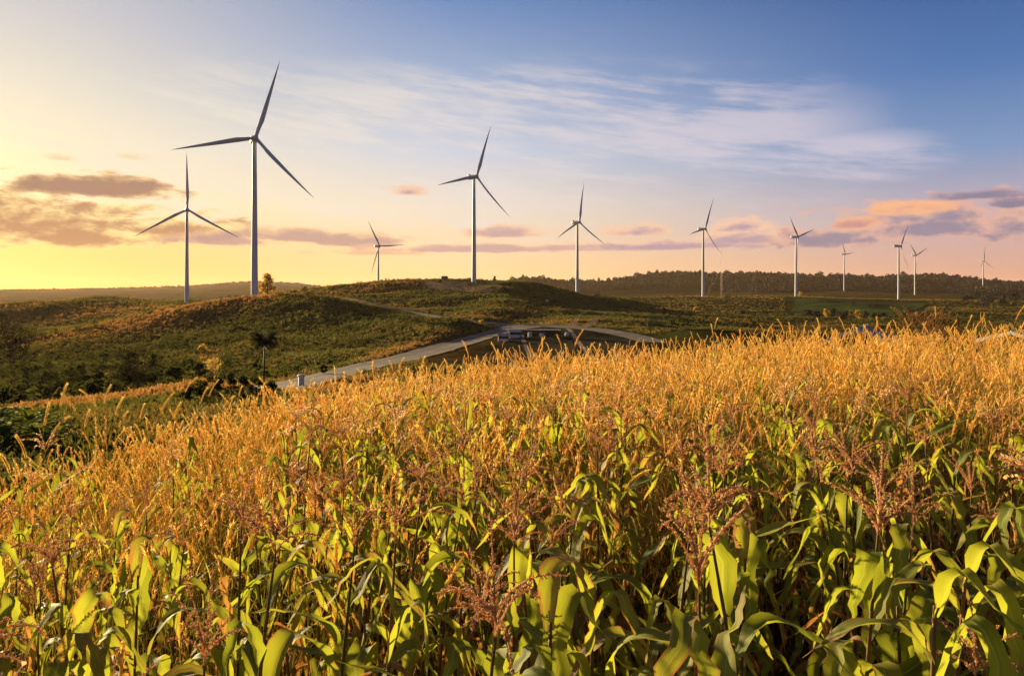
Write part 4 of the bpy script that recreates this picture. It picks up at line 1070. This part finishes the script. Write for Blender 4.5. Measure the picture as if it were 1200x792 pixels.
def tassel(rng, z0, off, lod, droop=1.0, nb=9, size=1.0):
    g = G(); base = np.array([off[0], off[1], z0])
    for b in range(nb + 1):
        L = (.30 if b == 0 else rng.uniform(.15, .25)) * size; n = 9 if lod == 0 else 5
        az_ = b * 2.4 + rng.uniform(-.4, .4); a = R(86) if b == 0 else R(rng.uniform(55, 80)); dr = (R(rng.uniform(0, 25)) if b == 0 else R(rng.uniform(30, 120))) * droop
        start = base + np.array([0, 0, 0 if b == 0 else rng.uniform(0, .07)]); P = [start]
        for k in range(n):
            a -= dr / n; P.append(P[-1] + np.array([math.cos(a) * math.cos(az_), math.cos(a) * math.sin(az_), math.sin(a)]) * L / n)
        P = np.array(P); add_tube(g, P, np.linspace(.0032, .0016, n + 1), 4 if lod == 0 else 3, cap=False)
        m = (64 if b == 0 else 44) if lod == 0 else (16 if lod == 1 else 7)
        t = rng.uniform(.08 if b else .25, 1, m) * n; i = np.minimum(t.astype(int), n - 1); f = (t - i)[:, None]
        C = P[i] * (1 - f) + P[i + 1] * f; dv = P[i + 1] - P[i]; dv /= np.linalg.norm(dv, axis=1)[:, None]
        r = rng.normal(size=(m, 3)); r -= dv * (r * dv).sum(1)[:, None]; r /= np.linalg.norm(r, axis=1)[:, None] + 1e-9
        o = dv * .75 + r * .65; sl = (.0125 if lod == 0 else .018 if lod == 1 else .03) * rng.uniform(.7, 1.25, m)[:, None]; q = np.cross(dv, r)
        wd = .0040 if lod == 0 else .006 if lod == 1 else .010
        A, B = C + r * .001, C + r * .001 + o * sl
        Mi = (A + B) / 2
        if lod == 0:
            V = np.stack([A, Mi + q * wd, B, Mi - q * wd, Mi + r * wd * .9, Mi - r * wd * .6], 1).reshape(-1, 3); k0 = (np.arange(m) * 6)[:, None, None]
            g.add(V, None, (np.array([[0, 1, 4], [1, 2, 4], [2, 3, 4], [3, 0, 4], [0, 5, 1], [1, 5, 2], [2, 5, 3], [3, 5, 0]])[None] + k0).reshape(-1, 3))
        else:
            V = np.stack([A, Mi + q * wd, B, Mi - q * wd], 1).reshape(-1, 3); g.add(V, np.arange(4 * m).reshape(-1, 4))
    return g.arr()

def corn_plant(seed, lod, kind, H=1.72):
    """parts of one maize plant: list of (part name, arrays, material key, label)"""
    rng = np.random.default_rng(seed); parts = []
    bendv = rng.normal(0, .035, 2); zs = np.linspace(0, H, 12)
    ax = lambda z: np.array([bendv[0] * (z / H) ** 2 * H, bendv[1] * (z / H) ** 2 * H, z])
    th = kind['tass']
    zt = H + (.22 if th else .0); g = G(); zz = np.concatenate([zs, [zt]])
    P = np.array([ax(z) for z in zz]); rad = np.interp(zz, [0, H * .5, H, zt + .01], [.0135, .010, .0055, .0035])
    add_tube(g, P, rad, 8 if lod == 0 else 4, cap=False)
    if lod == 0:
        for z in np.arange(.15, H, .17):
            r = float(np.interp(z, zz, rad)); add_tube(g, [ax(z - .008), ax(z), ax(z + .008)], np.array([r, r * 1.28, r]), 8, cap=False)
    parts.append(('stalk', g.arr(), 'stalk', None))
    nl = kind['n']; az0 = rng.uniform(0, 6.3); nseg, nac = [(18, 7), (10, 3), (7, 3)][lod]
    for i in range(nl):
        f = i / (nl - 1); z = H * (.16 + .82 * f ** .92); azl = az0 + math.pi * i + rng.normal(0, .38)
        deadp = (kind['dry'] + .18) * (1.3 - 1.25 * f) + .05
        dead = rng.uniform() < deadp + (.06 if f < .8 else 0)
        if dead:
            L, W = rng.uniform(.45, .75), rng.uniform(.035, .065)
            V, Q, U = corn_leaf(rng, L, W, R(rng.uniform(10, 55)), R(rng.uniform(95, 150)), rng.uniform(.12, .35), rng.uniform(.05, .12), nseg, nac, rng.uniform(.6, 1.1), rng.uniform(.15, .35), rng.normal(0, 1.3), 1.5)
            D = rng.uniform(.55, 1.0)
        else:
            top = f > .8
            L = rng.uniform(.42, .62) if top else rng.uniform(.60, .86); W = rng.uniform(.066, .092) if top else rng.uniform(.078, .112)
            a0 = R(rng.uniform(58, 80)) if top else R(rng.uniform(48, 74)); bd = R(rng.uniform(105, 165)) if rng.uniform() < .86 else R(rng.uniform(25, 60))
            V, Q, U = corn_leaf(rng, L, W, a0, bd, rng.uniform(.30, .52), rng.choice([.025, .06, .14]), nseg, nac, rng.uniform(.16, .42), rng.uniform(.06, .2), rng.normal(0, .55))
            D = np.clip(rng.normal(.15, .16), 0, .5)
        g = G(); g.add(rotz(V, azl) + ax(z), Q, None, U, D); parts.append(('leaf', g.arr(), 'leaf', 'dry brown hanging leaf' if dead else None))
    if th:
        parts.append(('tassel', tassel(rng, zt, ax(zt)[:2], lod, kind['droop'], kind['nb'], kind.get('ts', 1.0)), 'tassel', None))
    if kind.get('ear'):
        a = rng.uniform(0, 6.3); z = H * .5; b = ax(z); g = G(); n = 9
        P = [b + np.array([math.cos(a) * .02, math.sin(a) * .02, 0]) + np.array([math.cos(a) * .30 * t, math.sin(a) * .30 * t, .95 * t]) * .21 for t in np.linspace(0, 1, n)]
        add_tube(g, P, np.array([.010, .021, .026, .028, .027, .024, .019, .012, .005]), 10 if lod == 0 else 5)
        parts.append(('ear', g.arr(), 'husk', None))
        g = G(); e = P[-1]
        for k in range(14 if lod == 0 else 4):
            v = rng.normal(0, .4, 3) + [math.cos(a) * .4, math.sin(a) * .4, .2]; v /= np.linalg.norm(v); add_tube(g, [e, e + v * .025, e + v * .045 + [0, 0, -.02]], [.0015, .0012, .0006], 3, cap=False)
        parts.append(('silk', g.arr(), 'silk', None))
    return parts

KINDS = [
 dict(n=11, dry=.25, tass=1, droop=.8, nb=10, txt='leafy green maize, spreading tassel'),
 dict(n=10, dry=.45, tass=1, droop=1.2, nb=8, txt='maize with drooping tassel'),
 dict(n=11, dry=.12, tass=0, droop=1, nb=0, txt='broad leafed green maize without tassel'),
 dict(n=9, dry=.70, tass=1, droop=.7, nb=6, txt='half withered maize, thin tassel'),
 dict(n=10, dry=.35, tass=1, droop=.5, nb=7, ear=1, txt='maize with upright tassel and ear'),
 dict(n=11, dry=.30, tass=1, droop=1.0, nb=10, ts=1.0, txt='maize with large bushy tassel'),
 dict(n=10, dry=.22, tass=0, droop=1, nb=0, ear=1, txt='maize with ear but no tassel'),
 dict(n=10, dry=.95, tass=1, droop=1.1, nb=8, txt='withered brown maize with hanging leaves'),
]
MAT_SLOT = ['stalk', 'leaf', 'tassel', 'husk', 'silk']
SLOTS = [M[k] for k in MAT_SLOT]
HER, MID, LOW = [], [], []
for i, k in enumerate(KINDS):
    for q in range(2):
        HER.append((i, [(nm, mesh(nm, a, M[mk]), lab) for nm, a, mk, lab in corn_plant(1000 + i * 10 + q, 0, k)]))
        pr = corn_plant(2000 + i * 10 + q, 1, k); MID.append((i, mesh('corn_plant', merge([p_[1] for p_ in pr], [MAT_SLOT.index(p_[2]) for p_ in pr]), SLOTS)))
    pr = corn_plant(3000 + i, 2, k); LOW.append(merge([p_[1] for p_ in pr], [MAT_SLOT.index(p_[2]) for p_ in pr]))

rng = np.random.default_rng(5)
ra = R(14); ux, uy = math.sin(ra), math.cos(ra); vx, vy = uy, -ux
pts = []
for row in range(-70, 71):
    for k in range(0, 150):
        if rng.uniform() < .13: continue
        s = k * .245 + rng.normal(0, .05) - 3; t = row * .76 + rng.normal(0, .05)
        X, Y = ux * s + vx * t, uy * s + vy * t
        if Y < .9: continue
        px = HX + F * X / Y; cre = float(np.interp(px, PXT, np.exp(LD[:, 2])))
        if Y > cre - .3 or px < -330 or px > 1500: continue
        if Y < 2.0 and abs(X) < 1.5: continue
        dens = 1 - .78 * float(sstep(6.5, 14, Y))
        if px < 330: dens *= 1 - .75 * float(sstep(3.8, 6.5, Y))
        if rng.uniform() > dens: continue
        pts.append((X, Y, px))
# plants that stand out in the photo: px, distance, kind, turn, height factor, label
HERO = [
 (640, 2.5, 2, .4, 1.08, 'maize plant with broad bright leaves folded over, in the front middle of the field'),
 (912, 2.5, 5, 1.2, 1.10, 'maize with the tallest bushy tassel on a red stalk, before the dark gap'),
 (826, 2.15, 4, 2.2, 1.08, 'maize plant with a thick spike tassel nearest the bottom edge, right of the folded leaves'),
 (1110, 2.4, 6, .1, 1.10, 'maize plant with long strap leaves sweeping across the right end of the front row'),
 (1178, 3.3, 5, 2.9, 1.08, 'maize plant with a feathery pink brown tassel at the right edge of the field'),
 (775, 3.1, 1, 3.6, 1.0, 'maize plant with a dense drooping tassel left of the tall red stalk'),
 (270, 2.9, 1, 4.1, 1.08, 'maize plant with an arching grey brown tassel, left of the dark gap between rows'),
 (110, 3.6, 7, .8, 1.06, 'withered maize plant with glowing orange leaves near the left edge'),
 (700, 2.9, 2, 2.0, 1.03, 'maize plant with wide hanging leaves just behind the folded bright leaves'),
 (430, 3.0, 3, 5.0, 1.05, 'half withered maize plant with a curled brown leaf in the front row left of centre'),
 (985, 2.8, 0, 1.0, 1.04, 'maize plant with stiff upright leaves right of the tall red stalk'),
]
hx = [((px - HX) / F * d, d) for px, d, *_ in HERO]
pts = [p_ for p_ in pts if all((p_[0] - a) ** 2 + (p_[1] - b) ** 2 > .075 for a, b in hx)]
pts.sort(key=lambda p_: p_[1] + .15 * abs(p_[0]))
infr = [p_ for p_ in pts if -40 < p_[2] < 1240 and p_[1] > 1.7]
near = infr[:289]; nearset = set(id(p_) for p_ in near)
rest = [p_ for p_ in pts if id(p_) not in nearset]

def hero_corn(px, d, kind, rz, s, label, group='maize plants of the field'):
    p_ = at(px, d); v = [h for h in HER if h[0] == kind][int(rng.integers(0, 2))]
    root = empty('corn_plant', (p_.x, p_.y, p_.z - .02), rz); root.scale = (s, s, s)
    root.rotation_euler = (rng.normal(0, .03), rng.normal(0, .03), rz)
    tag(root, label, 'maize plant', group)
    for nm, me, lab in v[1]:
        o = link(nm, me, root)
        if lab: o['label'] = lab
for h in HERO: hero_corn(*h)

ZONES = [(90, 'at the left edge of the field'), (180, 'left of the straight bladed turbine'), (262, 'below the turbine with one upright blade'), (345, 'below the tallest turbine'), (420, 'below the palm side of the road'),
         (500, 'below the half hidden turbine'), (600, 'below the large hill turbine'), (690, 'below the turbine ending the green hill'), (770, 'left of the turbine by the mast'), (860, 'below the turbine by the mast'),
         (960, 'below the turbine with V shaped blades'), (1030, 'below the faint small turbine'), (1100, 'below the crop field turbine'), (1170, 'below the most distant turbine'), (9999, 'at the right edge of the field')]
def zone(px): return next(t for lim, t in ZONES if px < lim)
DEPTH = [(3.0, 'front row'), (4.0, 'second row'), (5.0, 'third row'), (6.2, 'fourth row'), (7.4, 'fifth row'), (99, 'deep row')]
NP = 118
for i, (X, Y, px) in enumerate(near):
    kd = int(rng.choice(8, p=[.15, .13, .24, .10, .08, .08, .15, .07]))
    dp = next(t for lim, t in DEPTH if Y < lim); lab = f"{KINDS[kd]['txt']}, {dp}, {zone(px)}"
    s = float(np.clip(rng.normal(.97, .065), .8, 1.10) * np.interp(Y, [4, 13], [1, .80])); rz = rng.uniform(0, 6.28)
    if i < NP: hero_corn(px, Y, kd, rz, s, lab)
    else:
        v = [m_ for m_ in MID if m_[0] == kd][int(rng.integers(0, 2))]
        o = link('corn_plant', v[1]); o.location = (X, Y, float(ground(X, Y)[0]) - .02); o.rotation_euler = (rng.normal(0, .04), rng.normal(0, .04), rz); o.scale = (s, s, s)
        tag(o, lab, 'maize plant', 'maize plants of the field')
RX = np.array([p_[0] for p_ in rest]); RY = np.array([p_[1] for p_ in rest]); n = len(rest)
a = scatter(LOW, np.column_stack([RX, RY, ground(RX, RY) - .02]), rng.uniform(0, 6.3, n), np.clip(rng.normal(.93, .06, n), .78, 1.05) * np.interp(RY, [6, 14], [1, .80]), rng.normal(0, .04, (n, 2)), rng=rng)
tag(link('corn_rows', mesh('corn_rows', a, SLOTS)), 'the rest of the maize, too far back to count', 'maize', kind='stuff')

# ================================================================== foxtail grass
def foxtail(rng, lod, H, lean=.25, nod=.9, hl=.15, nb=24, blades=3, sep=False):
    """stem, seed head and blades of one stalk, as three array sets"""
    az_ = rng.uniform(0, 6.3); ca, sa = math.cos(az_), math.sin(az_); n = 9
    a = R(90) - rng.uniform(0, .10); P = [np.zeros(3)]
    for k in range(n):
        f = (k + 1) / n; a -= lean / n * (.3 + 1.8 * f * f); P.append(P[-1] + np.array([math.cos(a) * ca, math.cos(a) * sa, math.sin(a)]) * H / n)
    st = G(); add_tube(st, P, np.linspace(.0026, .0012, n + 1) * (1.0 if lod == 0 else 1.25), 4 if lod == 0 else 3, cap=False)
    m = 8 if lod == 0 else 5; Q = [P[-1]]
    for k in range(m): a -= nod / m; Q.append(Q[-1] + np.array([math.cos(a) * ca, math.cos(a) * sa, math.sin(a)]) * hl / m)
    Q = np.array(Q); prof = np.sin(np.linspace(.25, math.pi - .12, m + 1)) ** .6
    hd = G(); add_tube(hd, Q, prof * (.0046 if lod == 0 else .0062), 6 if lod == 0 else 4)
    t = rng.uniform(0, 1, nb) * m; i = np.minimum(t.astype(int), m - 1); f = (t - i)[:, None]; C = Q[i] * (1 - f) + Q[i + 1] * f
    dv = Q[i + 1] - Q[i]; dv /= np.linalg.norm(dv, axis=1)[:, None]; r = rng.normal(size=(nb, 3)); r -= dv * (r * dv).sum(1)[:, None]; r /= np.linalg.norm(r, axis=1)[:, None]
    ln = (.020 if lod == 0 else .031) * rng.uniform(.7, 1.3, nb)[:, None]; q = np.cross(dv, r) * (.0009 if lod == 0 else .0028)
    B = C + (dv * .75 + r * .62) * ln
    V = np.stack([C + q, C - q, B], 1).reshape(-1, 3); hd.add(V, None, np.arange(3 * nb).reshape(-1, 3))
    bl = G(); seps = []
    for b in range(blades):
        z = rng.uniform(.05, .7) * H; k = int(z / H * n); p0 = np.array(P[k]); baz = rng.uniform(0, 6.3); L = rng.uniform(.25, .5) * (.7 + .4 * H); a = R(rng.uniform(55, 82)); q_ = 6 if lod == 0 else 4; V, U, p = [], [], p0.copy(); dr = rng.uniform(.5, 2.0)
        for k in range(q_ + 1):
            s = k / q_; w = .0045 * (1 - s ** 2) + .0006; V += [p + [-math.sin(baz) * w, math.cos(baz) * w, 0], p - [-math.sin(baz) * w, math.cos(baz) * w, 0]]; U += [(-1, s), (1, s)]
            a -= dr / q_; p = p + np.array([math.cos(a) * math.cos(baz), math.cos(a) * math.sin(baz), math.sin(a)]) * L / q_
        if sep: bl = G()
        bl.add(V, [(2 * k, 2 * k + 1, 2 * k + 3, 2 * k + 2) for k in range(q_)], None, U, rng.uniform(0, .6))
        if sep: seps.append(bl.arr())
    return st.arr(), hd.arr(), (bl.arr() if not sep else seps)

GS = [M['stem'] if 'stem' in M else M['blade'], M['head'], M['blade']]
rng = np.random.default_rng(9)
FT = [merge(list(foxtail(rng, 1, rng.uniform(1.2, 1.72), rng.uniform(.05, .30), rng.uniform(.05, .6), rng.uniform(.15, .25), 44, 2)), [2, 1, 2]) for _ in range(14)]
# rough golden grass: many stalks over the back and left of the field
N = 80000; px = rng.uniform(-260, 1460, N); 
u = rng.uniform(0, 1, N); d = np.sqrt(2.8 ** 2 + u * (30 ** 2 - 2.8 ** 2)); X = (px - HX) / F * d
cre = np.interp(px, PXT, np.exp(LD[:, 2]))
leftk = 1 - sstep(250, 520, px)
prob = sstep(4.2, 8.2, d) * (1 - leftk) + sstep(2.8, 4.8, d) * leftk
prob = .05 + .95 * prob
prob *= np.clip(.75 + 1.6 * fbm(X / 1.6, d / 1.6, 55, 3), .12, 1) * (1 - .55 * sstep(14, 24, d)) * (.62 + .38 * sstep(6, 10, d))
ok = (rng.uniform(0, 1, N) < prob) & (d < cre + 2.0) & ~((px > -20) & (px < 1220) & (d < 2.9))
X, d, px = X[ok], d[ok], px[ok]; n = len(X)
hs = np.clip(rng.normal(.98, .13, n), .6, 1.3) * (1.0 + .24 * fbm(X / 2.4, d / 2.4, 61, 3)) * (1 - (.20 - .08 * sstep(650, 900, px)) * sstep(cre[ok] - 9, cre[ok] - 2, d))
tl = rng.normal(0, .07, (n, 2)) + [.05, -.02] + .30 * np.column_stack([fbm(X / 1.7, d / 1.7, 65, 2), fbm(X / 1.7, d / 1.7, 67, 2)])
a = scatter(FT, np.column_stack([X, d, ground(X, d) - .02]), rng.uniform(0, 6.3, n), hs, tl, dry=.10 + .16 * rng.normal(size=n) + .75 * fbm(X / 2.6, d / 2.6, 63, 3) + .22 * sstep(450, 1150, px), rng=rng)  # heads yellower on the sun's side: its glow is put into the dryness
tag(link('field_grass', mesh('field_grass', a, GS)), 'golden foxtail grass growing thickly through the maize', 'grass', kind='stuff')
print('grass stalks', n, 'corn rest', len(rest), 'near', len(near))
# low weeds on the soil between rows
N = 9000; px = rng.uniform(-100, 1300, N); d = rng.uniform(1.6, 11, N); X = (px - HX) / F * d; ok = fbm(X / .9, d / .9, 71, 2) > -.05; X, d = X[ok], d[ok]
tw = [tuft(rng, 8, .26, .008, .12) for _ in range(6)]
a = scatter(tw, np.column_stack([X, d, ground(X, d)]), rng.uniform(0, 6.3, len(X)), rng.uniform(.5, 1.3, len(X)), dry=rng.uniform(.0, .9, len(X)), rng=rng)
tag(link('soil_weeds', mesh('soil_weeds', a, M['tuft'], False)), 'low weeds and dead leaves on the soil between the maize rows', 'weeds', kind='stuff')

# single stalks that stand out: px of the head, py of the head, distance
SNG = [(72, 462, 7.6), (88, 470, 8.0), (52, 485, 7.0), (112, 465, 8.6), (122, 462, 8.6), (135, 475, 8.4), (218, 450, 10.2), (245, 455, 10.6), (30, 522, 6.2), (12, 540, 5.6), (100, 490, 8.0), (140, 492, 8.2), (165, 482, 9.4), (236, 462, 10.5), (280, 458, 11.5),
       (305, 456, 12), (335, 462, 11), (350, 470, 9.5), (60, 500, 6.6), (190, 470, 9.8), (205, 480, 9.2), (262, 470, 9.8), (520, 470, 8.2), (545, 505, 6.0), (555, 530, 5.2), (575, 545, 4.9), (500, 520, 5.8), (590, 470, 9), (470, 470, 9.8), (430, 480, 8.8), (395, 470, 10),
       (685, 480, 8), (705, 500, 7), (735, 560, 4.8), (812, 430, 14), (835, 385, 15), (838, 378, 15), (870, 400, 16), (1010, 395, 14), (1038, 384, 15), (1080, 400, 14), (1190, 365, 11), (1165, 390, 10), (1140, 405, 10), (1195, 385, 10), (1180, 470, 7.2), (1150, 480, 7.5), (950, 440, 11), (905, 430, 12), (770, 440, 12), (660, 440, 13), (620, 450, 12)]
protos = []
for i in range(12):
    st, hd, bl = foxtail(rng, 0, 1.6, rng.uniform(.12, .45), rng.uniform(.15, .85), rng.uniform(.14, .20), 520, 4, True)
    tip = hd['V'].mean(0)
    protos.append((mesh('stem', st, M['blade']), mesh('seed_head', hd, M['head']), [mesh('grass_blade', b_, M['blade']) for b_ in bl], tip))
sh = ['bowed', 'upright', 'nodding']
for i, (px, py, d) in enumerate(SNG):
    k = i % 12; tip = protos[k][3]; rz = rng.uniform(0, 6.3)
    for _ in range(6):
        rz = rng.uniform(0, 6.3)
        if math.cos(rz + math.atan2(tip[1], tip[0])) > -.2 or rng.uniform() < .25: break
    tx, ty = tip[0] * math.cos(rz) - tip[1] * math.sin(rz), tip[0] * math.sin(rz) + tip[1] * math.cos(rz)
    zt = EYE - (py - HY) / F * d; X = (px - HX) / F * d - tx; Y = d - ty; zg = float(ground(X, Y)[0])
    s = (zt - zg) / tip[2]
    root = empty('foxtail_stalk', (X, Y, zg), rz); root.scale = (min(s, 1.15), min(s, 1.15), s)
    tag(root, f'{sh[k % 3]} golden foxtail {"above the grass" if py < 470 else "among maize leaves" if py > 510 else "level with the grass"}, {zone(px)}', 'grass stalk', 'foxtail stalks that stand out')
    link('stem', protos[k][0], root); link('seed_head', protos[k][1], root); [link('grass_blade', b_, root) for b_ in protos[k][2]]

# red reed clump at the far edge of the maize
p = at(1092, 27); root = empty('reed_clump', p); tag(root, 'dense reddish brown reed clump rising above the grass before the crop field', 'reeds')
rng = np.random.default_rng(91); H0 = EYE - (362 - HY) / F * 27 - p.z
n = 90; x, y = rng.normal(0, .45, n), rng.normal(0, .35, n); hs = H0 * rng.uniform(.55, .9, n)
rzz = rng.uniform(0, 6.3, n); tl_ = rng.normal(0, .08, (n, 2)); pk = rng.integers(0, 5, n)
st5 = [foxtail(rng, 1, 1.0, .25, .5, .2, 160, 1) for _ in range(5)]
sca = lambda k: scatter([q[k] for q in st5], np.column_stack([x, y, 0 * x]), rzz, np.column_stack([hs * 1.2, hs * 1.2, hs]), tl_, pick=pk, rng=rng)
link('stems', mesh('stems', sca(0), M['reed']), root).name = 'stem'
link('plume', mesh('plume', sca(1), M['reed']), root)

# ================================================================== air
hz = bpy.data.materials.new('haze'); hz.use_nodes = True; ht = NT(hz.node_tree); ht.t.nodes.clear()
ho = ht.n('ShaderNodeOutputMaterial'); pv = ht.n('ShaderNodeVolumePrincipled'); pv.inputs['Color'].default_value = (1.0, .74, .52, 1); pv.inputs['Density'].default_value = 1.9e-5; pv.inputs['Anisotropy'].default_value = .3
ht.t.links.new(pv.outputs[0], ho.inputs['Volume'])
g = G(); add_box(g, (0, 0, 0), (2, 2, 2)); hm = mesh('haze', g.arr(), hz, False)
zmin = min(v.co.z for v in bpy.data.objects['terrain'].data.vertices)
zt = 245.0; o = link('haze', hm); o.scale = (13600, 13600, (zt - zmin + 1) / 2); o.location = (0, 0, (zt + zmin - 1) / 2)
tag(o, 'thin evening haze over the hills', 'haze', kind='stuff')
